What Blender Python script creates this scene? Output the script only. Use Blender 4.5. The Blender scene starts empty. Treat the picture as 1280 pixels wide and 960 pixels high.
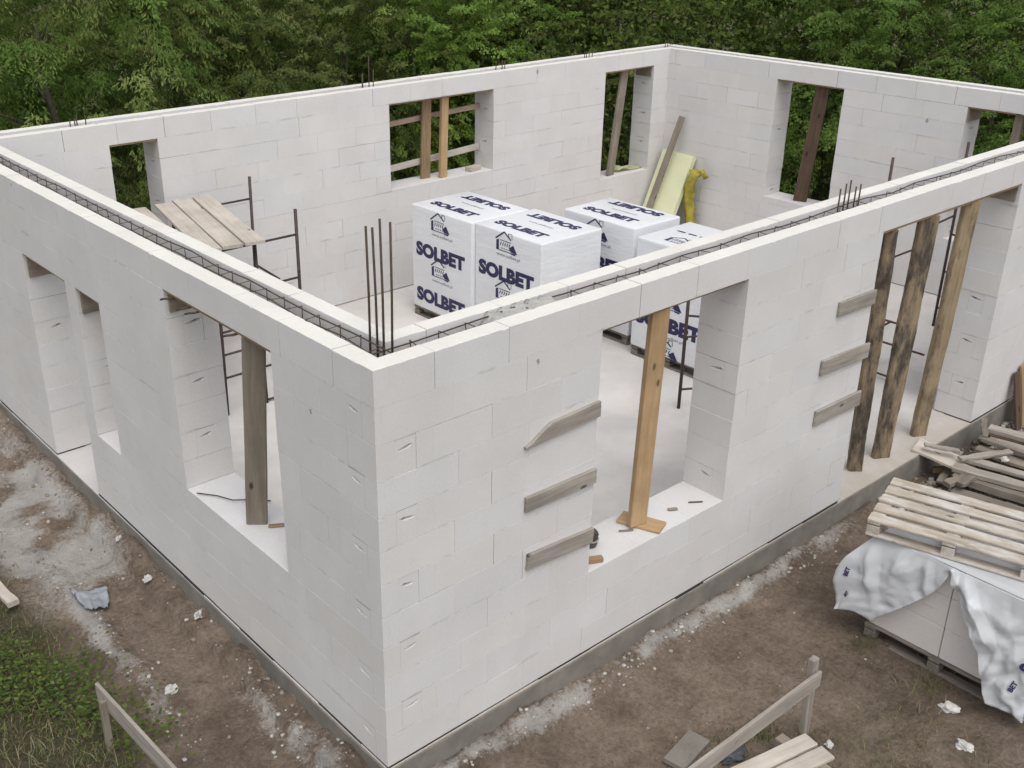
import bpy, bmesh, math, random
import numpy as np
from mathutils import Vector, Matrix
R_ = math.radians
random.seed(7)
rng = np.random.default_rng(11)
sc = bpy.context.scene
C = sc.collection

# ------------------------------------------------------------------ helpers
def tag(o, label=None, cat=None, group=None, kind=None):
    if label: o['label'] = label
    if cat: o['category'] = cat
    if group: o['group'] = group
    if kind: o['kind'] = kind
    return o

def empty(name, loc, label, cat, group=None, rz=0.0):
    o = bpy.data.objects.new(name, None); C.objects.link(o)
    o.empty_display_size = .1
    o.matrix_basis = Matrix.Translation(loc) @ Matrix.Rotation(rz, 4, 'Z')
    return tag(o, label, cat, group)

def wmat(o):
    return o.matrix_basis if o.parent is None else wmat(o.parent) @ o.matrix_basis

def link(name, me, M=None, parent=None, mat=None):
    o = bpy.data.objects.new(name, me); C.objects.link(o)
    if mat is not None and not me.materials: me.materials.append(mat)
    M = M or Matrix.Identity(4)
    if parent is not None:
        o.parent = parent
        o.matrix_basis = wmat(parent).inverted() @ M
    else:
        o.matrix_basis = M
    return o

def bm_mesh(bm, name, smooth=False):
    me = bpy.data.meshes.new(name)
    bm.to_mesh(me); bm.free()
    if smooth:
        me.polygons.foreach_set('use_smooth', [True]*len(me.polygons))
    return me

def frame_M(p0, p1, up=(0, 0, 1)):
    p0 = Vector(p0); x = (Vector(p1)-p0).normalized(); u = Vector(up)
    y = u.cross(x)
    if y.length < 1e-4: y = Vector((0, 1, 0)).cross(x)
    y.normalize(); z = x.cross(y)
    M = Matrix.Identity(4)
    for i in range(3):
        M[i][0], M[i][1], M[i][2], M[i][3] = x[i], y[i], z[i], p0[i]
    return M

def add_box(bm, x0, x1, y0, y1, z0, z1, c=0.0):
    """box, chamfered by c; returns its faces"""
    if c <= 0:
        v = [bm.verts.new((x, y, z)) for x in (x0, x1) for y in (y0, y1) for z in (z0, z1)]
        f = [(0,1,3,2),(4,6,7,5),(0,4,5,1),(2,3,7,6),(0,2,6,4),(1,5,7,3)]
        return [bm.faces.new([v[i] for i in q]) for q in f]
    xs, ys, zs = (x0, x1), (y0, y1), (z0, z1)
    V = {}
    for i in (0,1):
        for j in (0,1):
            for k in (0,1):
                sx, sy, sz = (1,-1)[i]*c, (1,-1)[j]*c, (1,-1)[k]*c
                V[i,j,k,'x'] = bm.verts.new((xs[i], ys[j]+sy, zs[k]+sz))
                V[i,j,k,'y'] = bm.verts.new((xs[i]+sx, ys[j], zs[k]+sz))
                V[i,j,k,'z'] = bm.verts.new((xs[i]+sx, ys[j]+sy, zs[k]))
    F = []
    def nf(*k): F.append(bm.faces.new([V[q] for q in k]))
    for i in (0,1):
        nf((i,0,0,'x'),(i,1,0,'x'),(i,1,1,'x'),(i,0,1,'x'))
        nf((0,i,0,'y'),(1,i,0,'y'),(1,i,1,'y'),(0,i,1,'y'))
        nf((0,0,i,'z'),(1,0,i,'z'),(1,1,i,'z'),(0,1,i,'z'))
    for a in (0,1):
        for b in (0,1):
            nf((a,b,0,'x'),(a,b,1,'x'),(a,b,1,'y'),(a,b,0,'y'))
            nf((a,0,b,'x'),(a,1,b,'x'),(a,1,b,'z'),(a,0,b,'z'))
            nf((0,a,b,'y'),(1,a,b,'y'),(1,a,b,'z'),(0,a,b,'z'))
    for i in (0,1):
        for j in (0,1):
            for k in (0,1):
                nf((i,j,k,'x'),(i,j,k,'y'),(i,j,k,'z'))
    return F

def beam_mesh(L, w, h, seg=1, wav=0.0, cut=None, c=.004, seed=0, bend=0.0):
    """a timber along +X, centred on Y and Z; wavy edges when wav > 0; cut = pointed first end"""
    r = random.Random(seed); bm = bmesh.new()
    if seg <= 1 and not cut:
        add_box(bm, 0, L, -w/2, w/2, -h/2, h/2, min(c, h*.3))
    else:
        seg = max(seg, 2); rings = []
        pa = [r.uniform(0, 6.28) for _ in range(4)]
        for i in range(seg+1):
            t = i/seg; x = L*t
            a = wav*(math.sin(t*9+pa[0])+.6*math.sin(t*23+pa[1])+r.uniform(-.5, .5))
            b = wav*(math.sin(t*8+pa[2])+.6*math.sin(t*19+pa[3])+r.uniform(-.5, .5))
            bz = bend*math.sin(t*math.pi)
            y0, y1 = -w/2+a, w/2+b
            if cut and x < cut: y1 = y0 + (w)*max(.12, x/cut)
            cc = min(c, h*.3)
            pts = [(y0+cc, -h/2), (y1-cc, -h/2), (y1, -h/2+cc), (y1, h/2-cc), (y1-cc, h/2), (y0+cc, h/2), (y0, h/2-cc), (y0, -h/2+cc)]
            rings.append([bm.verts.new((x, p[0], p[1]+bz)) for p in pts])
        for a, b in zip(rings, rings[1:]):
            for k in range(8): bm.faces.new((a[k], a[(k+1) % 8], b[(k+1) % 8], b[k]))
        bm.faces.new(rings[0][::-1]); bm.faces.new(rings[-1])
    bmesh.ops.recalc_face_normals(bm, faces=bm.faces)
    return bm_mesh(bm, 'timber')

_seed = [0]
def beam(name, p0, p1, w, h, mat, up=(0, 0, 1), parent=None, **k):
    _seed[0] += 1
    L = (Vector(p1)-Vector(p0)).length
    return link(name, beam_mesh(L, w, h, seed=_seed[0], **k), frame_M(p0, p1, up), parent, mat)

def add_tube(bm, pts, r, n=6):
    rings = []
    pts = [Vector(p) for p in pts]
    for i, p in enumerate(pts):
        d = (pts[min(i+1, len(pts)-1)]-pts[max(i-1, 0)]).normalized()
        a = d.orthogonal().normalized() if i == 0 else (a-d*a.dot(d)).normalized()
        b = d.cross(a)
        rr = r[i] if isinstance(r, (list, tuple)) else r
        rings.append([bm.verts.new(p+(a*math.cos(2*math.pi*k/n)+b*math.sin(2*math.pi*k/n))*rr) for k in range(n)])
    for A, B in zip(rings, rings[1:]):
        for k in range(n): bm.faces.new((A[k], A[(k+1) % n], B[(k+1) % n], B[k]))
    bm.faces.new(rings[0][::-1]); bm.faces.new(rings[-1])

def tube(name, pts, r, mat, parent=None, n=7):
    p0 = Vector(pts[0]); bm = bmesh.new()
    add_tube(bm, [Vector(p)-p0 for p in pts], r, n)
    return link(name, bm_mesh(bm, 'tube', True), Matrix.Translation(p0), parent, mat)

# value noise (numpy)
_perm = rng.random((256, 256))
def vnoise(x, y, s):
    x = np.asarray(x)*s+37.3; y = np.asarray(y)*s+91.7
    i = np.floor(x).astype(int); j = np.floor(y).astype(int)
    fx = x-i; fy = y-j; fx = fx*fx*(3-2*fx); fy = fy*fy*(3-2*fy)
    g = lambda a, b: _perm[a & 255, b & 255]
    return (g(i, j)*(1-fx)+g(i+1, j)*fx)*(1-fy)+(g(i, j+1)*(1-fx)+g(i+1, j+1)*fx)*fy
def fbm(x, y, s, o=4):
    t = 0; a = .5
    for k in range(o): t = t+a*(vnoise(x, y, s*2**k)-.5); a *= .55
    return t

# ------------------------------------------------------------------ materials
def nmat(name):
    m = bpy.data.materials.new(name); m.use_nodes = True
    n = m.node_tree.nodes; l = m.node_tree.links
    return m, n, l, n['Principled BSDF']
def ramp(n, stops):
    r = n.new('ShaderNodeValToRGB'); e = r.color_ramp.elements
    while len(e) < len(stops): e.new(.5)
    for q, (p, c) in zip(e, stops):
        q.position = p; q.color = (*c, 1) if len(c) == 3 else c
    return r
def noise(n, l, co, scale, detail=4, rough=.6, sc3=None):
    t = n.new('ShaderNodeTexNoise'); t.inputs['Scale'].default_value = scale
    t.inputs['Detail'].default_value = detail; t.inputs['Roughness'].default_value = rough
    if sc3:
        mp = n.new('ShaderNodeMapping'); mp.inputs['Scale'].default_value = sc3
        l.new(co, mp.inputs[0]); co = mp.outputs[0]
    l.new(co, t.inputs['Vector']); return t
def mixc(n, l, fac, a, b, mode='MIX'):
    m = n.new('ShaderNodeMix'); m.data_type = 'RGBA'; m.blend_type = mode
    for s, v in ((0, fac), (6, a), (7, b)):
        if isinstance(v, (int, float)): m.inputs[s].default_value = v
        elif isinstance(v, tuple): m.inputs[s].default_value = (*v, 1)
        else: l.new(v, m.inputs[s])
    return m.outputs[2]
def bump(n, l, b, h, strength, dist=.01):
    q = n.new('ShaderNodeBump'); q.inputs['Strength'].default_value = strength
    q.inputs['Distance'].default_value = dist
    l.new(h, q.inputs['Height']); l.new(q.outputs[0], b.inputs['Normal'])

def mat_aac(name='aerated_concrete', attr=True, base=(.63, .615, .603)):
    m, n, l, b = nmat(name)
    geo = n.new('ShaderNodeNewGeometry'); co = geo.outputs['Position']
    t1 = noise(n, l, co, 1.7, 5, .6); t2 = noise(n, l, co, 60, 3, .7)
    r1 = ramp(n, [(.3, (.94, .935, .93)), (.7, (1.03, 1.03, 1.03))]); l.new(t1.outputs[0], r1.inputs[0])
    c = mixc(n, l, 1.0, base, r1.outputs[0], 'MULTIPLY')
    if attr:
        a = n.new('ShaderNodeAttribute'); a.attribute_name = 'tint'
        c = mixc(n, l, 1.0, c, a.outputs['Color'], 'MULTIPLY')
    r2 = ramp(n, [(.3, (.95, .95, .95)), (.65, (1.02, 1.02, 1.02))]); l.new(t2.outputs[0], r2.inputs[0])
    c = mixc(n, l, 1.0, c, r2.outputs[0], 'MULTIPLY')
    # knocks and chips: sparse small dark marks, longer than wide
    mp = n.new('ShaderNodeMapping'); mp.inputs['Scale'].default_value = (1.9, 1.9, 1.1); l.new(co, mp.inputs[0])
    v = n.new('ShaderNodeTexVoronoi'); v.inputs['Scale'].default_value = 1.0; l.new(mp.outputs[0], v.inputs['Vector'])
    t3 = noise(n, l, co, 16, 4, .75)
    ad = n.new('ShaderNodeMath'); ad.operation = 'MULTIPLY_ADD'; l.new(t3.outputs[0], ad.inputs[0]); ad.inputs[1].default_value = .16; l.new(v.outputs['Distance'], ad.inputs[2])
    r3 = ramp(n, [(.113, (.8, .8, .8)), (.122, (0, 0, 0))]); l.new(ad.outputs[0], r3.inputs[0])
    c = mixc(n, l, r3.outputs[0], c, (.22, .21, .20))
    # faint grey smears
    t4 = noise(n, l, co, 3.1, 6, .72); r4 = ramp(n, [(.60, (0, 0, 0)), (.78, (.30, .30, .30))]); l.new(t4.outputs[0], r4.inputs[0])
    c = mixc(n, l, r4.outputs[0], c, (.50, .485, .47))
    # mortar squeezed out and rubbed along some bed joints
    sx = n.new('ShaderNodeSeparateXYZ'); l.new(co, sx.inputs[0])
    def mth(op, a, b_=None, c_=None):
        q = n.new('ShaderNodeMath'); q.operation = op
        for i, v_ in enumerate((a, b_, c_)):
            if v_ is None: continue
            if isinstance(v_, (int, float)): q.inputs[i].default_value = v_
            else: l.new(v_, q.inputs[i])
        return q.outputs[0]
    t6 = noise(n, l, co, 7, 4, .7)
    zz = mth('MULTIPLY_ADD', t6.outputs[0], .03, sx.outputs[2])
    pp = mth('ABSOLUTE', mth('SUBTRACT', mth('FRACT', mth('DIVIDE', zz, .24)), .07))
    band = n.new('ShaderNodeMapRange'); l.new(pp, band.inputs[0]); band.inputs[1].default_value = .0; band.inputs[2].default_value = .065; band.inputs[3].default_value = 1; band.inputs[4].default_value = 0
    t7 = noise(n, l, co, 2.6, 5, .75); k7 = ramp(n, [(.52, (0, 0, 0)), (.64, (.8, .8, .8))]); l.new(t7.outputs[0], k7.inputs[0])
    nz = n.new('ShaderNodeSeparateXYZ'); l.new(geo.outputs['True Normal'], nz.inputs[0])
    side = mth('SUBTRACT', 1.0, mth('ABSOLUTE', nz.outputs[2]))
    c = mixc(n, l, mth('MULTIPLY', mth('MULTIPLY', band.outputs[0], k7.outputs[0]), side), c, (.40, .39, .375))
    t8 = noise(n, l, co, 1.3, 6, .7, (1, 1, .55)); k8 = ramp(n, [(.56, (0, 0, 0)), (.75, (.35, .35, .35))]); l.new(t8.outputs[0], k8.inputs[0])
    c = mixc(n, l, k8.outputs[0], c, (.53, .50, .475))
    l.new(c, b.inputs['Base Color']); b.inputs['Roughness'].default_value = .93
    b.inputs['Specular IOR Level'].default_value = .2
    bump(n, l, b, t2.outputs[0], .25, .004)
    return m

def mat_wood(name, light, dark, grain=.5, knots=True, bark=None, bark_amt=.5, rough=.8, stain=None):
    m, n, l, b = nmat(name)
    tc = n.new('ShaderNodeTexCoord'); oi = n.new('ShaderNodeObjectInfo')
    va = n.new('ShaderNodeVectorMath'); va.operation = 'MULTIPLY_ADD'
    cb = n.new('ShaderNodeCombineXYZ'); l.new(oi.outputs['Random'], cb.inputs[0]); l.new(oi.outputs['Random'], cb.inputs[1])
    l.new(cb.outputs[0], va.inputs[0]); va.inputs[1].default_value = (17, 31, 0); l.new(tc.outputs['Object'], va.inputs[2])
    co = va.outputs[0]
    t = noise(n, l, co, 3.0, 6, .65, (.6, 9, 9)); t2 = noise(n, l, co, 2.2, 4, .6)
    r = ramp(n, [(.32, dark), (.68, light)]); l.new(t.outputs[0], r.inputs[0])
    r2 = ramp(n, [(.3, (.8, .8, .8)), (.7, (1.12, 1.12, 1.12))]); l.new(t2.outputs[0], r2.inputs[0])
    c = mixc(n, l, 1.0, r.outputs[0], r2.outputs[0], 'MULTIPLY')
    if knots:
        mp = n.new('ShaderNodeMapping'); mp.inputs['Scale'].default_value = (2.6, 6, 6); l.new(co, mp.inputs[0])
        v = n.new('ShaderNodeTexVoronoi'); v.inputs['Scale'].default_value = 1; l.new(mp.outputs[0], v.inputs['Vector'])
        k = ramp(n, [(.06, (1, 1, 1)), (.12, (0, 0, 0))]); l.new(v.outputs['Distance'], k.inputs[0])
        c = mixc(n, l, k.outputs[0], c, tuple(q*.35 for q in dark))
    if bark:
        t3 = noise(n, l, co, 2.4, 6, .7, (1.0, 3.2, 3.2))
        k = ramp(n, [(bark_amt-.06, (.95, .95, .95)), (bark_amt+.09, (0, 0, 0))]); l.new(t3.outputs[0], k.inputs[0])
        t5 = noise(n, l, co, 9, 5, .7, (1, 3, 3)); kb = ramp(n, [(.35, tuple(q*.6 for q in bark)), (.7, tuple(q*1.9 for q in bark))]); l.new(t5.outputs[0], kb.inputs[0])
        c = mixc(n, l, k.outputs[0], c, kb.outputs[0])
    if stain:
        t3 = noise(n, l, co, 5.0, 5, .7, (.7, 2, 2))
        k = ramp(n, [(.45, (0, 0, 0)), (.62, (.85, .85, .85))]); l.new(t3.outputs[0], k.inputs[0])
        c = mixc(n, l, k.outputs[0], c, stain)
    l.new(c, b.inputs['Base Color']); b.inputs['Roughness'].default_value = rough
    b.inputs['Specular IOR Level'].default_value = .25
    bump(n, l, b, t.outputs[0], grain, .004)
    return m

def mat_plain(name, col, rough=.6, metal=0.0, var=.15, scale=8, bumpd=0.0, bscale=None, spec=.4):
    m, n, l, b = nmat(name)
    co = n.new('ShaderNodeTexCoord').outputs['Object']
    t = noise(n, l, co, scale, 5, .65)
    r = ramp(n, [(.25, tuple(q*(1-var) for q in col)), (.75, tuple(min(1, q*(1+var)) for q in col))]); l.new(t.outputs[0], r.inputs[0])
    l.new(r.outputs[0], b.inputs['Base Color']); b.inputs['Roughness'].default_value = rough
    b.inputs['Metallic'].default_value = metal; b.inputs['Specular IOR Level'].default_value = spec
    if bumpd:
        t2 = noise(n, l, co, *(bscale or (scale*3,)))
        bump(n, l, b, t2.outputs[0], .5, bumpd)
    return m

def mat_film(name, col=(.80, .81, .83), rough=.32, amt=.012, sc3=(3, 3, 9)):
    m, n, l, b = nmat(name)
    co = n.new('ShaderNodeTexCoord').outputs['Object']
    t = noise(n, l, co, 1.6, 5, .6, sc3); t2 = noise(n, l, co, 2.0, 2, .5)
    ad = n.new('ShaderNodeMath'); ad.operation = 'ADD'; l.new(t.outputs[0], ad.inputs[0]); l.new(t2.outputs[0], ad.inputs[1])
    r = ramp(n, [(.3, tuple(q*.95 for q in col)), (.7, col)]); l.new(t2.outputs[0], r.inputs[0])
    l.new(r.outputs[0], b.inputs['Base Color']); b.inputs['Roughness'].default_value = rough
    bump(n, l, b, ad.outputs[0], .9, amt)
    return m

M_AAC = mat_aac()
M_AACB = mat_aac('bare_block', False, (.66, .62, .59))
M_GREYBOARD = mat_wood('weathered_board', (.40, .36, .315), (.24, .21, .18))
M_GREYPROP = mat_wood('grey_brown_timber', (.30, .255, .205), (.20, .17, .135))
M_ORANGE = mat_wood('planed_pine', (.50, .345, .195), (.40, .265, .14))
M_BARK = mat_wood('debarked_slab', (.36, .275, .18), (.22, .165, .105), 1.0, False, (.07, .06, .048), .50)
M_BARK2 = mat_wood('debarked_slab_light', (.38, .30, .19), (.24, .18, .11), 1.0, False, (.12, .09, .06), .40)
M_DARKPROP = mat_wood('dark_brown_timber', (.13, .085, .055), (.07, .046, .032))
M_PALE = mat_wood('pale_board', (.56, .505, .44), (.45, .40, .34))
M_PALE2 = mat_wood('pinkish_board', (.46, .35, .26), (.34, .25, .18))
M_PALLET = mat_wood('old_pallet_wood', (.50, .44, .36), (.31, .26, .205), .7, True, stain=(.55, .53, .50))
M_PALLETD = mat_wood('grey_pallet_wood', (.25, .22, .185), (.14, .12, .10), .7)
M_FORM = mat_wood('formwork_wood', (.36, .25, .145), (.22, .15, .09))
M_RUST = mat_plain('rusty_rebar', (.085, .062, .042), .8, .3, .4, 40)
M_SCAF = mat_plain('rusty_scaffold_tube', (.075, .055, .05), .65, .4, .45, 12)
M_SCAFR = mat_plain('red_brown_tube', (.085, .045, .038), .6, .2, .4, 12)
M_FILM = mat_film('white_wrap', (.73, .74, .76), .3, .010, (2.2, 2.2, 10))
M_FILM2 = mat_film('loose_film', (.74, .755, .77), .25, .004, (4, 4, 4))
_n = M_FILM2.node_tree.nodes; _l = M_FILM2.node_tree.links
_t = _n.new('ShaderNodeBsdfTranslucent'); _t.inputs[0].default_value = (.78, .79, .80, 1)
_m = _n.new('ShaderNodeMixShader'); _m.inputs[0].default_value = .4
_l.new(_n['Principled BSDF'].outputs[0], _m.inputs[1]); _l.new(_t.outputs[0], _m.inputs[2]); _l.new(_m.outputs[0], _n['Material Output'].inputs[0])
M_INK = mat_plain('navy_print', (.022, .020, .075), .45, 0, .15, 6)
M_INKG = mat_plain('grey_print', (.22, .22, .26), .5, 0, .1, 6)
M_FOAM = mat_plain('yellow_foam', (.66, .67, .44), .9, 0, .05, 4, .002, (90,))
M_YEL = mat_plain('yellow_plastic', (.30, .255, .035), .5, 0, .6, 7, .02, (16,))
M_TIN = mat_plain('dirty_tin', (.09, .08, .07), .6, .2, .5, 14)
M_TUB = mat_plain('grey_tub', (.17, .18, .18), .5, 0, .25, 6)
M_RIM = mat_plain('dusty_rim', (.33, .305, .27), .8, 0, .25, 9)
M_WATER = mat_plain('murky_water', (.10, .105, .095), .3, 0, .3, 3)
M_SHEET = mat_film('blue_white_sheet', (.52, .545, .575), .35, .012, (5, 5, 5))
M_WHITE = mat_plain('white_scrap', (.50, .485, .455), .9, 0, .3, 12, .004, (30,))

def mat_concrete(name, a, b_, sc=2.5, streak=False, dust=None):
    m, n, l, b = nmat(name)
    co = n.new('ShaderNodeNewGeometry').outputs['Position']
    t = noise(n, l, co, sc, 7, .65); t2 = noise(n, l, co, 45, 3, .7)
    r = ramp(n, [(.3, a), (.7, b_)]); l.new(t.outputs[0], r.inputs[0])
    c = r.outputs[0]
    if dust:
        t3 = noise(n, l, co, .9, 5, .6); k = ramp(n, [(.42, (0, 0, 0)), (.62, (1, 1, 1))]); l.new(t3.outputs[0], k.inputs[0])
        c = mixc(n, l, k.outputs[0], c, dust)
    if streak:
        t3 = noise(n, l, co, 2.0, 5, .6, (1.2, 1.2, 14)); k = ramp(n, [(.45, (0, 0, 0)), (.7, (.6, .6, .6))]); l.new(t3.outputs[0], k.inputs[0])
        c = mixc(n, l, k.outputs[0], c, tuple(q*.7 for q in a))
    l.new(c, b.inputs['Base Color']); b.inputs['Roughness'].default_value = .9
    b.inputs['Specular IOR Level'].default_value = .25
    bump(n, l, b, t2.outputs[0], .4, .006)
    return m
M_PLINTH = mat_concrete('plinth_concrete', (.145, .133, .116), (.245, .224, .195), 3.5)
M_FLOOR = mat_concrete('floor_concrete', (.47, .448, .425), (.56, .535, .51), 1.4, False, (.62, .592, .565))
_n = M_FLOOR.node_tree.nodes; _l = M_FLOOR.node_tree.links; _b = _n['Principled BSDF']
_g = _n.new('ShaderNodeNewGeometry'); _s = _n.new('ShaderNodeSeparateXYZ'); _l.new(_g.outputs['Position'], _s.inputs[0])
_t = noise(_n, _l, _g.outputs['Position'], 2.2, 5, .65)
_a = _n.new('ShaderNodeMath'); _a.operation = 'MULTIPLY_ADD'; _l.new(_t.outputs[0], _a.inputs[0]); _a.inputs[1].default_value = 1.1; _l.new(_s.outputs[1], _a.inputs[2])
_r = _n.new('ShaderNodeMapRange'); _l.new(_a.outputs[0], _r.inputs[0]); _r.inputs[1].default_value = .55; _r.inputs[2].default_value = 1.25; _r.inputs[3].default_value = .9; _r.inputs[4].default_value = 0
_old = _b.inputs['Base Color'].links[0].from_socket
_l.new(mixc(_n, _l, _r.outputs[0], _old, (.40, .355, .305)), _b.inputs['Base Color'])     # earth trodden in at the doorway
M_MORTAR = mat_concrete('grey_mortar', (.30, .30, .28), (.44, .43, .40), 9)
M_DPC = mat_plain('black_membrane', (.025, .025, .024), .7, 0, .4, 20)

# ------------------------------------------------------------------ the house shell
T = .42; H = 2.88; WX = 11.87; WY = 7.90; CH = .24; FA = .138; FB = .295
house = empty('house_shell', (WX/2, WY/2, 0), 'unfinished roofless house shell of white aerated concrete blocks on a grey plinth', 'house')

def grip_face(bm, P, w, u_s, d0, d1, z0, z1, u_dir):
    """end face of a block at u=u_s with a wedge-shaped hand grip; P maps (u,d,z) to world"""
    dc = (d0+d1)/2+random.uniform(-.012, .012); g = .07*random.uniform(.8, 1.08); zm = z1-.068+random.uniform(-.006, .006)
    dp = .034*u_dir; fl = random.choice((1, 1, 1, -1)); h = random.uniform(.75, 1.1)
    hole = [(-1, -.006), (-.4, -.013), (.5, -.010), (1, .010), (.55, .021*h), (-.25, .010*h)]
    if fl < 0: hole = [(-p, q) for p, q in hole][::-1]; hole = hole[2:]+hole[:2]
    o = [(d0, z0), (d1, z0), (d1, z1), (d0, z1)]; hp = [(dc+p*g, zm+q) for p, q in hole]
    ov = [bm.verts.new(P(u_s, *q)) for q in o]; iv = [bm.verts.new(P(u_s, *q)) for q in hp]
    il = min(range(6), key=lambda k: hp[k][0]); iv = iv[il:]+iv[:il]; hp = hp[il:]+hp[:il]
    ir = max(range(6), key=lambda k: hp[k][0])
    F = [bm.faces.new([ov[0], ov[1]]+[iv[k] for k in range(ir, -1, -1)]), bm.faces.new([ov[2], ov[3], iv[0]]+[iv[k] for k in range(5, ir-1, -1)]),
         bm.faces.new((ov[0], iv[0], ov[3])), bm.faces.new((ov[1], ov[2], iv[ir]))]
    bv = []
    for p, q in hp:
        w_ = (p-dc)/g*fl
        bv.append(bm.verts.new(P(u_s+dp*(.35+.65*max(0, min(1, (w_+1)/1.4))), dc+(p-dc)*.72, zm+(q-zm)*.7+.003)))
    for k in range(6): F.append(bm.faces.new((iv[k], iv[(k+1) % 6], bv[(k+1) % 6], bv[k])))
    F.append(bm.faces.new(bv))
    return F

def build_wall(P, u0, u1, openings, full_parity, seed, grip_at=()):
    """courses of blocks between u0 and u1 along the wall; P(u,d,z) -> world, d from the outer face"""
    r = random.Random(seed)
    bm = bmesh.new(); lay = bm.loops.layers.float_color.new('tint')
    def tint(F, c):
        for f in F:
            for lp in f.loops: lp[lay] = (*c, 1)
    def rc():
        v = r.uniform(.975, 1.015); h = r.choice([(1, 1, 1), (1, .99, .982), (.99, .995, 1.006), (1.0, .994, .99)])
        return tuple(v*q for q in h)
    def box(a, b, d0, d1, z0, z1, c=.001, col=None):
        b2 = bmesh.new(); add_box(b2, a, b, d0, d1, z0, z1, c)
        mp = {v: bm.verts.new(P(*v.co)) for v in b2.verts}
        F = [bm.faces.new([mp[v] for v in f.verts]) for f in b2.faces]
        b2.free(); tint(F, col or rc())
    def interval(k, a, b, z0, z1, la, lb):
        """fill [a,b] in course k; la/lb: which end is a visible header"""
        core = (.32, .31, .30)  # darker than the blocks: shade inside the open joints put into the colour
        box(a+.03, b-.03, .03, T-.03, z0, z1-.006, 0, core)
        off = (.30 if k % 2 else 0.0)+u0+r.uniform(-.04, .04)
        cuts = [a]; q = off-3*.6
        while q < b:
            if q > a+.13 and q < b-.13: cuts.append(q+r.uniform(-.012, .012))
            q += .6
        cuts.append(b)
        for i, (s, e) in enumerate(zip(cuts, cuts[1:])):
            gl = 0 if i == 0 else r.choice([0, 0, .0008, .003, .005, .0075])
            gr = 0 if i == len(cuts)-2 else r.choice([0, .0003, .0008])
            gz = r.choice([0, 0, 0, 0, 0, .001, .002, .0032])
            dj = r.uniform(-.0006, .0006)
            col = rc()
            for end, flag in ((0, la and i == 0), (1, lb and i == len(cuts)-2)):
                if not flag: continue
                # a header: thin end slice in three strips, the middle one set back, with a hand grip
                sl = .05; uu = s if end == 0 else e; sgn = 1 if end == 0 else -1
                if (uu not in (u0, u1)) and not (k % 2 == 1 and r.random() < .62): continue
                grooved = r.random() < .3; gz = max(gz, .0015)
                d_a, d_b = (.13, .29)
                rec = .003 if grooved else .0
                lo = min(uu, uu+sgn*sl); hi = max(uu, uu+sgn*sl)
                box(lo, hi, dj, d_a-.0015*grooved, z0, z1-gz, .001, col)
                box(lo, hi, d_b+.0015*grooved, T, z0, z1-gz, .001, col)
                us = uu+sgn*rec
                F = grip_face(bm, P, None, us, d_a, d_b, z0, z1-gz, sgn); tint(F, col)
                if end == 0: s = s+sl
                else: e = e-sl
            box(s+gl/2, e-gr/2, dj, T, z0, z1-gz, .001, col)
    for k in range(11):
        z0, z1 = k*CH, (k+1)*CH
        s, e = u0, u1
        full = (k % 2 == full_parity)
        if not full: s += T; e -= T
        cur = s; head = full
        for (a, b, za, zb) in sorted(openings):
            if za < z1-.01 and zb > z0+.01:
                if za > z0+.01:
                    pass
                j1, j2 = r.uniform(-.004, .003), r.uniform(-.003, .004)
                interval(k, cur, a+j1, z0, z1, head, True)
                if za > z0+.01:
                    interval(k, a, b, z0, za, False, False)
                cur = b+j2; head = True
        interval(k, cur, e, z0, z1, head, full)
    # ring-beam course of U blocks: outer flange, inner flange, channel bed
    z0, z1 = 11*CH, H
    s, e = (u0, u1)
    def rag(a, b, d0, d1, z0, z1):
        """a flange of a U block with a nicked, slightly uneven top"""
        n_ = max(2, int((b-a)/.035)); rings = []; col = rc()
        for i in range(n_+1):
            u_ = a+(b-a)*i/n_; q1 = .002+.004*r.random()**3; q2 = .002+.004*r.random()**3
            if r.random() < .012: q1 += .008
            if r.random() < .02: q2 += .009
            rings.append([bm.verts.new(P(u_, *p)) for p in [(d0, z0), (d1, z0), (d1, z1-q2), (d1-q2, z1-.001), (d0+q1, z1-.001*r.random()), (d0, z1-q1)]])
        F = []
        for A, B in zip(rings, rings[1:]):
            for k in range(6): F.append(bm.faces.new((A[k], A[(k+1) % 6], B[(k+1) % 6], B[k])))
        F.append(bm.faces.new(rings[0])); F.append(bm.faces.new(rings[-1])); tint(F, col)
    def strip(a, b, d0, d1, z0, z1, off, rough=True):
        q = a; cuts = [a]; q = a+off
        while q < b-.1:
            if q > a+.1: cuts.append(q+r.uniform(-.02, .02))
            q += .6
        cuts.append(b)
        for i, (x, y) in enumerate(zip(cuts, cuts[1:])):
            g = r.choice([.001, .003, .004, .006])
            zz = z1-r.uniform(0, .003); kf = len(bm.faces)
            rag(x+(g if i else 0), y, d0+r.uniform(-.0006, .0006), d1, z0, zz)
            bm.faces.ensure_lookup_table()
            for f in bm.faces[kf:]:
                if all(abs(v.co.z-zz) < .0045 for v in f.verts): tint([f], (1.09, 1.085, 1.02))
    if full_parity == 0:
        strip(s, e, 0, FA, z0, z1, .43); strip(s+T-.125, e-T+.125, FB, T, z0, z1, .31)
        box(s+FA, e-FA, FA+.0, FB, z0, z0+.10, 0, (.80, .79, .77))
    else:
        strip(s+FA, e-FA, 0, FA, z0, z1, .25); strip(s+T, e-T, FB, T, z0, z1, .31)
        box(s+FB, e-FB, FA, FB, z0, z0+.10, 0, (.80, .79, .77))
    bmesh.ops.recalc_face_normals(bm, faces=bm.faces)
    return bm_mesh(bm, 'wall')

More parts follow.
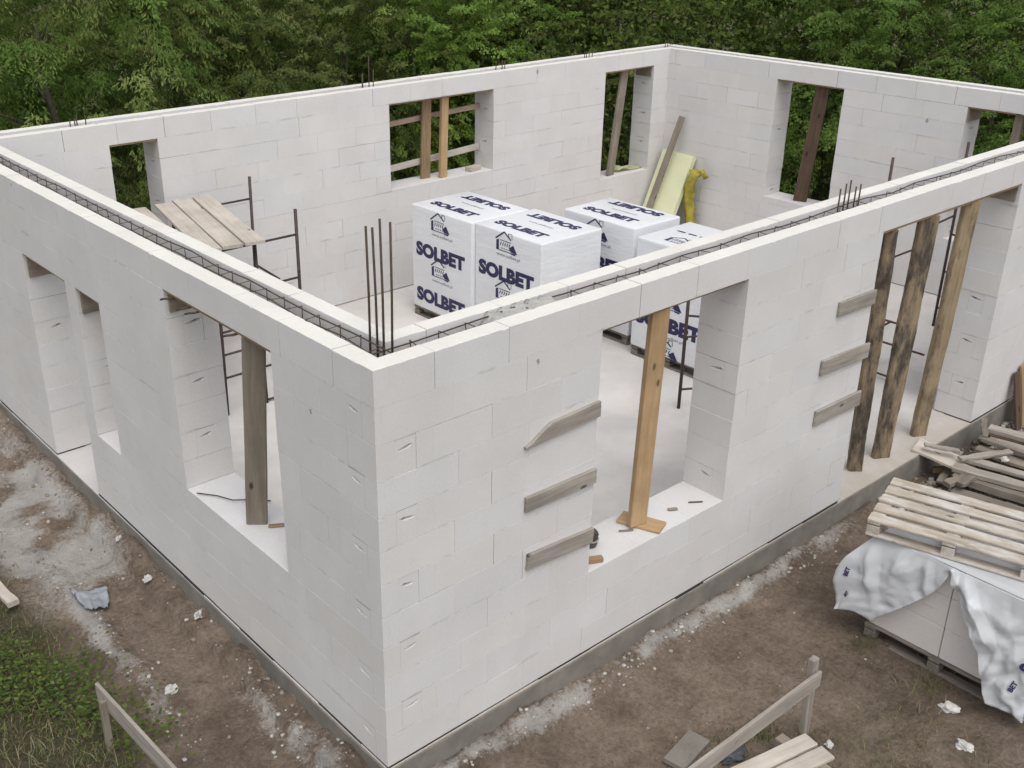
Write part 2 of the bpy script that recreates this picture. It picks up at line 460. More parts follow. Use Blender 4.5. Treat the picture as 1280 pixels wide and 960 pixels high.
OP_R = [(1.86, 3.45, .72, 2.64), (5.33, 7.89, 0, 2.64)]
OP_L = [(1.12, 2.63, .96, 2.64), (3.93, 4.44, .72, 2.16), (4.66, 5.71, 0, 2.16)]
OP_B = [(1.71, 2.30, 1.44, 2.64), (5.66, 7.55, 1.46, 2.64), (9.92, 11.08, .92, 2.64)]
OP_D = [(1.20, 2.36, .82, 2.64), (4.21, 5.355, .82, 2.64)]
for P, u1, ops, par, sd in [
        (lambda u, d, z: (u, d, z), WX, OP_R, 0, 1), (lambda u, d, z: (d, u, z), WY, OP_L, 1, 2),
        (lambda u, d, z: (u, WY-d, z), WX, OP_B, 0, 3), (lambda u, d, z: (WX-d, u, z), WY, OP_D, 1, 4)]:
    link('wall', build_wall(P, 0, u1, ops, par, sd), None, house, M_AAC)

# plinth, slab and damp course
bm = bmesh.new(); e = .014
nx = 60
add_box(bm, -e, WX+e, -e, WY+e, -.75, -.034)
bmesh.ops.subdivide_edges(bm, edges=[q for q in bm.edges if q.calc_length() > 3], cuts=90, use_grid_fill=True)
for v in bm.verts:
    k = .006*(float(fbm(v.co.x*3+v.co.y*3, v.co.z*3, 1.0))*2)
    if abs(v.co.y+e) < .001: v.co.y += k-.002
    if abs(v.co.x+e) < .001: v.co.x += k-.002
bmesh.ops.recalc_face_normals(bm, faces=bm.faces)
link('foundation_plinth', bm_mesh(bm, 'plinth'), None, house, M_PLINTH)
bm = bmesh.new(); add_box(bm, -.008, WX+.008, -.008, WY+.008, -.034, -.012, .004)
bmesh.ops.recalc_face_normals(bm, faces=bm.faces)
link('floor_slab', bm_mesh(bm, 'slab'), None, house, M_FLOOR)
r = random.Random(3)
def dpc(a0, a1, axis, c0, c1):
    bm = bmesh.new(); q = a0
    while q < a1:
        w = min(r.uniform(.25, .6), a1-q); j = r.uniform(-.012, .004)
        if axis == 'x': add_box(bm, q, q+w, c0+j, c1, -.0125-r.uniform(0, .004), -.0005)
        else: add_box(bm, c0+j, c1, q, q+w, -.0125-r.uniform(0, .004), -.0005)
        q += w
    link('damp_course', bm_mesh(bm, 'damp'), None, house, M_DPC)
dpc(0, 5.33, 'x', 0, .3); dpc(7.89, WX, 'x', 0, .3); dpc(.3, 4.66, 'y', 0, .3); dpc(5.71, WY, 'y', 0, .3)

# ------------------------------------------------------------------ rebar cages, starter bars, mortar
def rebar_cage(p0, p1, label, skip=None):
    p0 = Vector(p0); p1 = Vector(p1); L = (p1-p0).length
    root = empty('rebar_cage', p0, label, 'rebar cage', 'rebar cages lying in the ring beam channels')
    M = frame_M(p0, p1)
    for (y, z) in ((-.05, -.05), (.05, -.05), (-.05, .05), (.05, .05)):
        pts = []; n = int(L/.4)
        for i in range(n+1):
            pts.append(M @ Vector((L*i/n, y+random.uniform(-.012, .012), z+random.uniform(-.012, .012))))
        tube('bar', pts, .005, M_RUST, root, 5)
    bm = bmesh.new(); s = .056
    add_tube(bm, [(0, -s, -s), (0, s, -s), (.004, s, s), (.004, -s, s), (.008, -s, -s*.9)], .0036, 5)
    st = bm_mesh(bm, 'stirrup', True); st.materials.append(M_RUST)
    q = .12
    while q < L:
        o = link('stirrup', st, M @ Matrix.Translation((q, 0, 0)) @ Matrix.Rotation(random.uniform(-.3, .3), 4, 'Z') @ Matrix.Rotation(random.uniform(-.2, .2), 4, 'Y'), root)
        q += random.uniform(.21, .25)
    return root
rebar_cage((.10, .215, 2.80), (11.6, .215, 2.80), 'rusty rebar cage lying in the channel on top of the front right wall')
rebar_cage((.215, .14, 2.81), (.215, 7.7, 2.81), 'rusty rebar cage lying in the channel on top of the left wall')

for (b, t) in [((.165, .335, 2.74), (.19, .345, 3.62)), ((.17, .25, 2.74), (.175, .27, 3.62)), ((.25, .245, 2.74), (.27, .25, 3.70)), ((.285, .18, 2.74), (.30, .205, 3.69))]:
    pass
BARS = [((.268, .400, 2.74), (.292, .432, 3.55), 'leftmost tall starter bar at the near corner of the wall top'),
        ((.272, .330, 2.74), (.286, .360, 3.56), 'second tall starter bar from the left at the near corner'),
        ((.272, .268, 2.74), (.300, .305, 3.62), 'tallest starter bar, third from the left at the near corner'),
        ((.292, .215, 2.74), (.345, .268, 3.60), 'rightmost tall starter bar at the near corner of the wall top')]
for b, t, lab in BARS:
    o = tube('starter_bar', [b, ((b[0]+t[0])/2+.004, (b[1]+t[1])/2, (b[2]+t[2])/2), t], .0075, M_RUST)
    tag(o, lab, 'steel bar', 'tall starter bars at the near corner')
for i, (x, h) in enumerate([(4.93, .17), (5.01, .20), (5.075, .22), (5.17, .15), (5.24, .16)]):
    o = tube('starter_bar', [(x, .225, 2.74), (x+.01, .23, 2.86+h)], .007, M_RUST)
    tag(o, 'short rusty bar stub on the front right wall top between window and doorway', 'steel bar', 'bar stubs on the front right wall')
for gx, gl, hh in [(1.36, 'the small rear left window', .07), (5.35, 'the left jamb of the wide rear window', .17), (7.80, 'the right jamb of the wide rear window', .08), (9.58, 'the tall rear window by the corner', .08), (11.62, 'the far corner of the shell', .06)]:
    for k in range(4):
        x = gx+k*.06+random.uniform(-.01, .01); yy = WY-.21+random.choice([-.04, .04])
        h = hh*random.uniform(.8, 1.2) + (.18 if (hh > .1 and k == 2) else 0)
        o = tube('starter_bar', [(x, yy, 2.76), (x+.01, yy, 2.90+h)], .007, M_RUST)
        tag(o, 'dark bar stub on the rear wall by '+gl, 'steel bar', 'bar stubs above '+gl)

bm = bmesh.new()
n = 30; rows = []
for i in range(n+1):
    x = .98+.72*i/n; e_ = min(1, min(i, n-i)/4)
    rows.append([bm.verts.new((x, .14+.153*j/8, 2.745+e_*(.115+.02*math.sin(i*1.3+j)+.03*float(fbm(x*7, j*1.1, 1.0))))) for j in range(9)])
for a, b in zip(rows, rows[1:]):
    for j in range(8): bm.faces.new((a[j], a[j+1], b[j+1], b[j]))
bot = [[bm.verts.new((rw[j].co.x, rw[j].co.y, 2.742)) for j in (0, 8)] for rw in rows]
for i in range(n):
    bm.faces.new((rows[i][0], rows[i+1][0], bot[i+1][0], bot[i][0])); bm.faces.new((rows[i][8], rows[i+1][8], bot[i+1][1], bot[i][1]))
bmesh.ops.recalc_face_normals(bm, faces=bm.faces)
tag(link('mortar_fill', bm_mesh(bm, 'mortar', True), None, None, M_MORTAR), 'hardened grey concrete filling a short length of the front right wall channel', 'concrete')

# ------------------------------------------------------------------ timber in and around the openings
def board(name, label, cat, p0, p1, w, h, mat, up=(0, 0, 1), group=None, **k):
    return tag(beam(name, p0, p1, w, h, mat, up, **k), label, cat, group)

# formwork under the lintels
for (p0, p1, w, lab, hh) in [
        ((1.87, .20, 2.627), (3.44, .20, 2.627), .36, 'thin brown formwork board under the lintel of the front right window', .022),
        ((5.34, .20, 2.625), (7.88, .20, 2.625), .38, 'long brown formwork board under the lintel of the wide doorway', .026),
        ((.20, 1.13, 2.625), (.20, 2.62, 2.625), .38, 'brown formwork board under the lintel of the nearest left wall window', .026),
        ((5.67, 7.68, 2.627), (7.54, 7.68, 2.627), .36, 'brown formwork board under the lintel of the wide rear window', .022),
        ((1.72, 7.68, 2.627), (2.29, 7.68, 2.627), .38, 'brown formwork board under the lintel of the small rear window', .022),
        ((9.93, 7.68, 2.627), (11.07, 7.68, 2.627), .38, 'dark formwork board under the lintel of the tall rear window', .022),
        ((11.66, 4.22, 2.627), (11.66, 5.345, 2.627), .38, 'dark formwork board under the lintel of the right rear window', .022),
        ((11.66, 1.21, 2.627), (11.66, 2.35, 2.627), .38, 'formwork board under the lintel of the window at the right edge', .022),
        ((.20, 3.94, 2.147), (.20, 4.43, 2.147), .38, 'thin formwork board under the lintel of the narrow left wall window', .022),
        ((.20, 4.67, 2.147), (.20, 5.70, 2.147), .38, 'thin formwork board under the lintel of the left wall doorway', .022)]:
    board('formwork_board', lab, 'board', p0, p1, w, hh, M_FORM, group='formwork boards under the lintels')
# short support boards at the head of the jambs
for (p0, p1, w, h, up, lab) in [
        ((7.876, .03, 2.53), (7.876, .40, 2.53), .165, .024, (1, 0, 0), 'dark support board nailed at the top of the doorway far jamb'),
        ((.03, 4.418, 2.02), (.40, 4.418, 2.02), .22, .02, (0, 1, 0), 'dark support board at the head of the narrow left wall window'),
        ((.03, 5.688, 2.02), (.40, 5.688, 2.02), .22, .02, (0, 1, 0), 'dark support board at the head of the left wall doorway'),
        ((.03, 2.618, 2.53), (.40, 2.618, 2.53), .16, .02, (0, 1, 0), 'dark support board at the head of the nearest left wall window'),
        ((11.48, 2.348, 2.52), (11.84, 2.348, 2.52), .18, .02, (0, 1, 0), 'brown support board at the head of the window at the right edge'),
        ((11.068, 7.52, 2.53), (11.068, 7.86, 2.53), .16, .02, (1, 0, 0), 'dark support board at the head of the tall rear window')]:
    board('support_board', lab, 'board', p0, p1, w, h, M_GREYPROP, up, 'support boards at the opening heads')

# props
board('timber_prop', 'wide grey brown plank standing upright as a prop in the nearest left wall window', 'timber prop', (.165, 1.825, .962), (.075, 1.46, 2.612), .155, .05, M_GREYPROP, (.8, 1, 0), seg=10, wav=.001)
pr = empty('timber_prop', (2.6, .2, .72), 'orange planed pine prop standing on a small base board in the front right window', 'timber prop')
beam('post', (2.60, .19, .748), (2.51, .06, 2.614), .15, .055, M_ORANGE, (-.25, -1, 0), pr)
beam('base_board', (2.60, .365, .734), (2.73, .03, .734), .17, .026, M_ORANGE, (0, 0, 1), pr)
for p0, p1, m, lab, w, h in [
        ((6.00, .25, -.012), (5.54, .06, 2.61), M_BARK, 'black barked slab prop nearest the window side of the wide doorway', .135, .10),
        ((6.44, .22, -.012), (6.19, .05, 2.61), M_BARK, 'thick half barked slab prop in the middle of the wide doorway', .19, .075),
        ((7.19, .22, -.012), (7.00, .06, 2.61), M_BARK2, 'light brown debarked slab prop at the far side of the wide doorway', .165, .075)]:
    board('timber_prop', lab, 'timber prop', p0, p1, w, h, m, (-.55, -1, 0) if m is M_BARK2 or w > .15 else (-.9, -1, 0), 'slab props in the wide doorway', seg=40, wav=.004, c=.012)
board('timber_prop', 'brown knotty upright board behind the rails in the wide rear window', 'timber prop', (6.45, 7.72, 1.462), (6.49, 7.72, 2.61), .16, .04, M_FORM, (0, 1, 0), 'uprights in the wide rear window')
board('timber_prop', 'clean orange upright prop in front of the rails in the wide rear window', 'timber prop', (6.68, 7.60, 1.462), (6.74, 7.62, 2.61), .12, .06, M_ORANGE, (0, 1, 0), 'uprights in the wide rear window')
board('cross_rail', 'brown upper cross rail spanning the wide rear window', 'board', (5.70, 7.80, 2.29), (7.54, 7.80, 2.36), .07, .05, M_PALE2, (0, 1, 0), 'cross rails in the wide rear window')
board('cross_rail', 'pale grey lower cross rail spanning the wide rear window', 'board', (5.70, 7.80, 1.66), (7.54, 7.80, 1.76), .085, .05, M_PALE, (0, 1, 0), 'cross rails in the wide rear window')
board('wood_offcut', 'short pale wood offcut lying on the sill of the wide rear window', 'wood offcut', (7.18, 7.62, 1.495), (7.42, 7.66, 1.495), .12, .06, M_PALE)
board('timber_prop', 'grey weathered prop leaning in the tall rear window near the corner', 'timber prop', (10.28, 7.60, .925), (10.52, 7.62, 2.61), .19, .05, M_GREYPROP, (-.2, 1, 0))
board('timber_prop', 'dark brown prop leaning in the window of the right rear wall', 'timber prop', (11.62, 4.80, .825), (11.62, 4.655, 2.61), .2, .06, M_DARKPROP, (1, .4, 0))
board('timber_prop', 'grey prop standing in the window at the right edge', 'timber prop', (11.66, 1.78, .825), (11.66, 1.74, 2.61), .11, .06, M_GREYPROP, (1, 0, 0))
board('wood_offcut', 'short grey stick fixed at the inner left jamb of the front right window', 'wood offcut', (1.885, .445, 2.14), (1.885, .445, 2.38), .05, .04, M_PALE, (0, 1, 0))

# boards nailed on the outside of the front right wall
for p0, p1, w, lab, kw in [
        ((1.165, -.014, 2.05), (1.862, -.014, 2.07), .118, 'top grey board with a pointed left end, nailed left of the front right window', dict(cut=.22, seg=12)),
        ((1.183, -.014, 1.565), (1.860, -.014, 1.548), .115, 'middle grey board nailed to the wall left of the front right window', {}),
        ((1.213, -.014, 1.098), (1.864, -.014, 1.053), .125, 'lowest grey board nailed to the wall left of the front right window', {}),
        ((4.77, -.016, 2.075), (5.335, -.016, 2.061), .13, 'top grey board nailed to the wall left of the wide doorway', {}),
        ((4.632, -.016, 1.575), (5.375, -.016, 1.546), .14, 'middle grey board nailed to the wall left of the wide doorway', {}),
        ((4.653, -.016, 1.088), (5.367, -.016, 1.077), .145, 'lowest grey board nailed to the wall left of the wide doorway', {})]:
    up = (0, -1, 0)
    o = board('nailed_board', lab, 'board', p0, p1, w, .026, M_GREYBOARD, up, 'grey boards nailed beside the openings', **kw)

# things on the sills
bk = empty('paint_tin', (2.13, .24, .72), 'small dark open tin with a light band on the front right window sill', 'tin')
bm = bmesh.new(); n = 16
prof = [(.0, .003), (.05, .003), (.056, .02), (.060, .11), (.063, .113), (.057, .113), (.053, .03), (0, .028)]
rg = [[bm.verts.new((q*math.cos(2*math.pi*k/n), q*math.sin(2*math.pi*k/n)*(.93), z+.015*(q > .055 and z > .1)*math.sin(2*math.pi*k/n*2))) for k in range(n)] if q > 0 else [bm.verts.new((0, 0, z))] for q, z in prof]
for a, b in zip(rg, rg[1:]):
    for k in range(n):
        va = [a[k], a[(k+1) % n]] if len(a) > 1 else [a[0]]; vb = [b[(k+1) % n], b[k]] if len(b) > 1 else [b[0]]
        bm.faces.new(va+vb)
bmesh.ops.recalc_face_normals(bm, faces=bm.faces)
link('can', bm_mesh(bm, 'can', True), Matrix.Translation((2.13, .24, .722)), bk, M_TIN)
bm = bmesh.new()
add_tube(bm, [(.0605*math.cos(a), .0565*math.sin(a), .06) for a in np.linspace(0, 2*math.pi, 17)], .007, 6)
link('band', bm_mesh(bm, 'band', True), Matrix.Translation((2.13, .24, .722)), bk, M_RIM)
board('wood_offcut', 'small reddish wood chip beside the tin on the front right window sill', 'wood offcut', (1.93, .10, .742), (2.05, .04, .742), .05, .04, M_FORM)
board('wood_offcut', 'thin dark sliver on the right end of the front right window sill', 'wood offcut', (3.20, .16, .727), (3.30, .09, .727), .012, .012, M_DARKPROP)
board('wood_offcut', 'tiny brown wood scrap in the middle of the front right window sill', 'wood offcut', (2.98, .19, .73), (3.05, .15, .73), .03, .016, M_GREYPROP)
board('wood_offcut', 'flat grey chip beside the orange prop base on the front right window sill', 'wood offcut', (2.44, .23, .728), (2.54, .17, .728), .02, .012, M_GREYPROP)
o = tube('wire', [(.02, 2.50, .97), (.12, 2.35, .975), (.17, 2.2, .985), (.30, 2.12, .975), (.40, 2.02, .972)], .005, M_RUST)
tag(o, 'thin rusty wire lying across the nearest left wall window sill', 'wire', 'wires on the left window sill')
o = tube('wire', [(.40, 2.38, .97), (.30, 2.22, .985), (.20, 2.04, .99), (.17, 1.96, .975)], .006, M_RUST)
tag(o, 'thicker rusty wire ending at the grey prop on the left window sill', 'wire', 'wires on the left window sill')
board('wood_offcut', 'small brown chip at the foot of the grey brown plank prop', 'wood offcut', (.20, 1.72, .968), (.30, 1.66, .968), .04, .014, M_FORM)

for yy, lab in ((2.50, 'topmost bent rusty hook under the nearest left wall lintel'), (2.24, 'second bent rusty hook under the nearest left wall lintel'), (2.12, 'third bent rusty hook under the nearest left wall lintel'), (1.58, 'bent rusty hook at the head of the grey brown plank prop')):
    o = tube('wire_hook', [(.06, yy, 2.606), (-.005, yy+.01, 2.60), (-.04, yy+.03, 2.60), (-.05, yy+.07, 2.585)], .008, M_RUST)
    tag(o, lab, 'hook', 'bent hooks under the left lintel')

# ------------------------------------------------------------------ pallets and wrapped stacks
def pallet(loc, rz, label, lx=.96, ly=1.2, hgt=.14, n=5, mat=None, group=None, sw=None):
    """slats along local Y; origin at the centre of its underside"""
    mat = mat or M_PALLETD
    root = empty('wooden_pallet', loc, label, 'pallet', group, rz)
    W = wmat(root); r = random.Random(int(loc[0]*100))
    sw = sw or .10
    for i in range(n):
        x = -lx/2+sw/2+(lx-sw)*i/(n-1)
        p0 = W @ Vector((x, -ly/2+r.uniform(-.004, .008), hgt-.011)); p1 = W @ Vector((x+r.uniform(-.006, .006), ly/2, hgt-.011+r.uniform(-.004, .004)))
        beam('slat', p0, p1, sw, .022, mat, (0, 0, 1), root, seg=14, wav=.003)
    for y in (-ly/2+.05, 0, ly/2-.05):
        beam('cross_board', W @ Vector((-lx/2, y, hgt-.033)), W @ Vector((lx/2, y, hgt-.033)), .10, .022, mat, (0, 0, 1), root)
        for x in (-lx/2+.05, 0, lx/2-.05):
            beam('spacer_block', W @ Vector((x-.048, y, (hgt-.066)/2+.011)), W @ Vector((x+.048, y, (hgt-.066)/2+.011)), .095, hgt-.068, mat, (0, 0, 1), root)
    for x in (-lx/2+.05, 0, lx/2-.05):
        beam('skid', W @ Vector((x, -ly/2, .011)), W @ Vector((x, ly/2, .011)), .10, .022, mat, (0, 0, 1), root)
    return root

def text_mesh(s, size_x, size_y, offset=.0):
    cu = bpy.data.curves.new('t', 'FONT'); cu.body = s; cu.size = 1; cu.offset = offset; cu.resolution_u = 4; cu.space_character = 1.02
    ob = bpy.data.objects.new('t', cu); C.objects.link(ob)
    dg = bpy.context.evaluated_depsgraph_get()
    me = bpy.data.meshes.new_from_object(ob.evaluated_get(dg)); bpy.data.objects.remove(ob)
    co = np.empty(len(me.vertices)*3); me.vertices.foreach_get('co', co); co = co.reshape(-1, 3)
    lo, hi = co.min(0), co.max(0)
    co[:, 0] = (co[:, 0]-(lo[0]+hi[0])/2)/(hi[0]-lo[0])*size_x
    co[:, 1] = (co[:, 1]-(lo[1]+hi[1])/2)/(hi[1]-lo[1])*size_y
    co[:, 2] = 0
    me.vertices.foreach_set('co', co.ravel()); me.update()
    return me
ME_BIG = text_mesh('SOLBET', 1.0, .195, .062); ME_BIG.materials.append(M_INK)
ME_TOP = text_mesh('SOLBET', .86, .155, .062); ME_TOP.materials.append(M_INK)
ME_URL = text_mesh('www.solbet.pl', .42, .05, .006); ME_URL.materials.append(M_INKG)
def logo_mesh():
    """a gabled house drawn in strokes, dark left wall, block pattern and a dark trowel shape at the right"""
    bm = bmesh.new()
    def quad(*p): bm.faces.new([bm.verts.new((x, y, 0)) for x, y in p])
    def stroke(a, b, w):
        a, b = Vector(a), Vector(b); d = (b-a).normalized(); q = Vector((-d.y, d.x))*w/2
        quad(a+q, b+q, b-q, a-q)
    stroke((-.22, .03), (-.04, .155), .022); stroke((-.04, .155), (.10, .06), .022)
    quad((-.205, -.13), (-.15, -.13), (-.15, .03), (-.205, .01))
    stroke((-.15, -.125), (.12, -.125), .012); stroke((.05, .09), (.05, .15), .012); stroke((.05, .15), (.12, .15), .008); stroke((.12, .15), (.12, .07), .008)
    for i in range(5): stroke((-.12+i*.045, -.05), (-.12+i*.045+.02, .0), .016)
    for i in range(4): stroke((-.10+i*.05, -.09), (-.07+i*.05, -.09), .012)
    stroke((-.13, .025), (.10, .02), .010)
    quad((.06, -.06), (.15, .0), (.23, -.12), (.10, -.11)); quad((.12, -.12), (.20, -.12), (.19, -.145), (.10, -.14))
    me = bm_mesh(bm, 'logo'); me.materials.append(M_INK); return me
ME_LOGO = logo_mesh()

def wrap_mesh(lx, ly, h, seed):
    """a tightly wrapped stack: rounded box with slightly bulging, wavy film and block edges pressing through"""
    bm = bmesh.new(); add_box(bm, -lx/2, lx/2, -ly/2, ly/2, 0, h)
    bmesh.ops.recalc_face_normals(bm, faces=bm.faces)
    bmesh.ops.bevel(bm, geom=bm.edges[:], offset=.022, segments=3, affect='EDGES', profile=.6)
    me = bm_mesh(bm, 'wrap', True)
    return me
FRONT = ((0, -1, 0), (0, 0, 1), (-1, 0, 0))
TOPF = ((0, -1, 0), (1, 0, 0), (0, 0, 1)); TOPB = ((0, 1, 0), (-1, 0, 0), (0, 0, 1))
def axM(ax, loc, rot=0):
    M = Matrix.Identity(4)
    for j in range(3):
        for i in range(3): M[i][j] = ax[j][i]
        M[j][3] = loc[j]
    return M @ Matrix.Rotation(rot, 4, 'Z')
def stack(x0, y1, w, dpt, h, label, front, top):
    cx, cy = x0+dpt/2, y1-w/2
    pallet((cx, cy, -.012), 0, 'pallet under the '+label, dpt-.02, w-.02, .13, group='pallets under the wrapped stacks')
    root = empty('wrapped_block_stack', (cx, cy, .118), label, 'block stack', 'film wrapped block stacks inside the shell')
    z0 = .120
    link('wrap', wrap_mesh(dpt, w, h-z0, int(x0*10)), Matrix.Translation((cx, cy, z0)), root, M_FILM)
    for z in front['big']: link('lettering', ME_BIG, axM(FRONT, (x0-.003, cy+.02, z)), root)
    for z in front['logo']: link('logo', ME_LOGO, axM(FRONT, (x0-.003, cy+.02, z)) @ Matrix.Scale(.86, 4), root)
    for z in front['url']: link('web_address', ME_URL, axM(FRONT, (x0-.003, cy-.02, z)), root)
    if top == 'text':
        link('lettering', ME_TOP, axM(TOPF, (x0+.25, cy+.03, h+.003)), root)
        link('lettering', ME_TOP, axM(TOPB, (cx+.27, cy+.0, h+.003)), root)
        link('web_address', ME_URL, axM(TOPF, (cx+.04, cy, h+.003)), root)
    else:
        for k in range(3):
            bm = bmesh.new(); add_box(bm, -.06, .06, -.016, .016, 0, .0005)
            link('dash_mark', bm_mesh(bm, 'dash'), axM(TOPF, (cx+.06, cy+.36-.17*k, h+.0025)), root, M_INK)
        link('logo', ME_LOGO, axM(TOPF, (cx-.25, cy+.12, h+.003), .0) @ Matrix.Scale(.8, 4), root)
        link('logo', ME_LOGO, axM(TOPF, (cx+.28, cy-.22, h+.003), .4) @ Matrix.Scale(.6, 4), root)
    return root
F1 = dict(big=(.955, .325), logo=(1.375, .755), url=(1.205, .58)); F4 = dict(big=(1.16, .54), logo=(.23, .85), url=(.98, .38))
stack(5.31, 6.57, 1.22, .98, 1.53, 'leftmost white wrapped block stack, by the rear wall', F1, 'text')
stack(5.36, 5.345, 1.19, 1.02, 1.53, 'nearest white wrapped block stack, right of the leftmost one', dict(big=(1.0, .37), logo=(1.40, .775), url=(1.235, .61)), 'text')
stack(6.66, 5.09, 1.21, .86, 1.53, 'white wrapped block stack in front of the yellow foam sheet', F1, 'text')
stack(6.50, 3.70, 1.16, .98, 1.51, 'rightmost white wrapped block stack with dashed marks on top', F4, 'dash')

# ------------------------------------------------------------------ foam, plank and sack in the far corner
board('foam_sheet', 'pale yellow foam sheet leaning in the far corner', 'foam sheet', (10.90, 7.10, .02), (11.40, 7.06, 1.22), .66, .10, M_FOAM, (-1, 0, .3), c=.003)
board('grey_plank', 'long grey plank leaning over the yellow foam sheet', 'plank', (10.78, 7.25, .0), (11.36, 7.04, 1.84), .12, .03, M_GREYPROP, (-1, 0, .3))
bm = bmesh.new()
pts = [(11.30, 6.62, .0), (11.28, 6.64, .28), (11.22, 6.66, .55), (11.20, 6.64, .82), (11.24, 6.60, .98), (11.30, 6.50, 1.02), (11.34, 6.42, .93)]
add_tube(bm, pts, [.10, .085, .075, .085, .085, .06, .045], 12)
bmesh.ops.subdivide_edges(bm, edges=bm.edges, cuts=2, use_grid_fill=True)
for v in bm.verts:
    v.co += Vector((float(fbm(v.co.y*9, v.co.z*9, 1.0)), float(fbm(v.co.x*9+5, v.co.z*9, 1.0)), 0))*.12
tag(link('yellow_sack', bm_mesh(bm, 'sack', True), None, None, M_YEL), 'crumpled dark yellow plastic sack beside the foam sheet', 'sack')
bm = bmesh.new()
rows = [[bm.verts.new((10.5+.62*i/14, 7.60+.24*j/5, .93+.05*max(0, math.sin(i*.42+.4))+.04*float(fbm(i*.5, j*.6, 1.0))+.01)) for j in range(6)] for i in range(15)]
for a, b in zip(rows, rows[1:]):
    for j in range(5): bm.faces.new((a[j], a[j+1], b[j+1], b[j]))
r2 = bmesh.ops.solidify(bm, geom=bm.faces[:], thickness=-.03)
bmesh.ops.recalc_face_normals(bm, faces=bm.faces)
tag(link('foam_scrap', bm_mesh(bm, 'scrap'), None, None, M_FOAM), 'yellow foam strip curling on the sill of the tall rear window', 'foam scrap')

# ------------------------------------------------------------------ scaffold frames inside
def scaffold(label, posts, rails, mat=M_SCAF, r=.019, rr=.013):
    root = empty('scaffold', posts[0][0], label, 'scaffold frame', 'scaffold frames inside the shell')
    for p0, p1 in posts: tube('post', [p0, p1], r, mat, root, 8)
    for p0, p1 in rails: tube('rail', [p0, p1], rr, mat, root, 7)
    return root
y = 5.40
scaffold('rusty scaffold frame under the near ends of the plank platform', [((1.80, y, -.012), (1.84, y, 1.86)), ((2.295, y, -.012), (2.31, y, 1.86)), ((2.82, y, -.012), (2.835, y, 2.14))],
         [((1.84, y, 1.86), (2.83, y, 1.86)), ((1.80, y, .43), (2.82, y, .43)), ((1.82, y, .96), (2.30, y, .96)), ((2.30, y, 1.37), (2.83, y, 1.37)), ((1.80, y, .70), (2.30, y, .70)), ((2.29, y, .02), (2.82, y, .02)), ((2.31, y, 1.62), (2.58, y, 1.40))])
y = 7.10
scaffold('rusty scaffold frame under the far ends of the plank platform by the rear wall', [((3.20, y, -.012), (3.25, y, 2.11)), ((2.20, y, -.012), (2.20, y, 1.84))], [((2.20, y, 1.84), (3.23, y, 1.84)), ((2.20, y, .9), (3.22, y, .9)), ((2.2, y, .35), (3.2, y, .35))])
pl = [((1.335, 5.45), (1.655, 7.28)), ((1.60, 5.37), (1.93, 7.32)), ((1.87, 5.33), (2.28, 7.30)), ((2.10, 5.30), (2.52, 7.33)), ((2.32, 5.22), (2.745, 7.25))]
labs = ['leftmost short pale plank of the scaffold platform', 'second plank from the left on the scaffold platform', 'middle pale plank of the scaffold platform', 'dusty plank second from the right on the scaffold platform', 'rightmost plank of the scaffold platform, lying a little higher']
for i, ((a, b), lab) in enumerate(zip(pl, labs)):
    z = 1.898+(.028 if i == 4 else .004*i)
    board('scaffold_plank', lab, 'plank', (a[0]-.10, a[1], z), (b[0]-.08, b[1], z), (.30, .25, .215, .215, .215)[i], .035, M_PALE, (0, 0, 1), 'planks of the scaffold platform', seg=8, wav=.001)
scaffold('dark scaffold frame seen through the front right window', [((5.75, 2.29, -.012), (5.75, 2.29, 1.75)), ((6.35, 1.95, -.012), (6.35, 1.95, 1.75))],
         [((5.75, 2.29, .22), (6.35, 1.95, .22)), ((5.75, 2.29, .85), (6.35, 1.95, .85)), ((5.75, 2.29, 1.1), (6.35, 1.95, 1.0)), ((5.75, 2.29, 1.72), (6.35, 1.95, 1.72))])
scaffold('tall rusty scaffold frame seen through the wide doorway', [((10.3, 1.72, -.012), (10.3, 1.72, 2.43)), ((10.3, .75, -.012), (10.3, .75, 2.2))],
         [((10.3, 1.72, .25), (10.3, .75, .25)), ((10.3, 1.72, .75), (10.3, .75, .75)), ((10.3, 1.72, 1.25), (10.3, .75, 1.25)), ((10.3, 1.72, 1.75), (10.3, .75, 1.75)), ((10.3, 1.72, 1.5), (9.4, 1.72, 1.45))])
scaffold('red brown scaffold frame whose post tops show above the front right wall', [((9.6, 2.30, -.012), (9.6, 2.30, 2.24)), ((8.55, 1.85, .2), (8.55, 1.85, 1.75))],
         [((8.55, 1.85, 1.15), (9.6, 1.85, 1.15)), ((8.55, 1.85, .30), (8.55, .95, .30)), ((8.2, 1.85, .72), (8.2, .95, .72)), ((8.2, 1.85, .45), (8.2, .95, .45)), ((8.2, 1.55, .45), (8.2, 1.25, .72)), ((9.6, 2.30, 1.95), (9.6, 2.05, 1.93)), ((8.2, 1.85, .05), (8.2, .95, .05))], M_SCAFR)

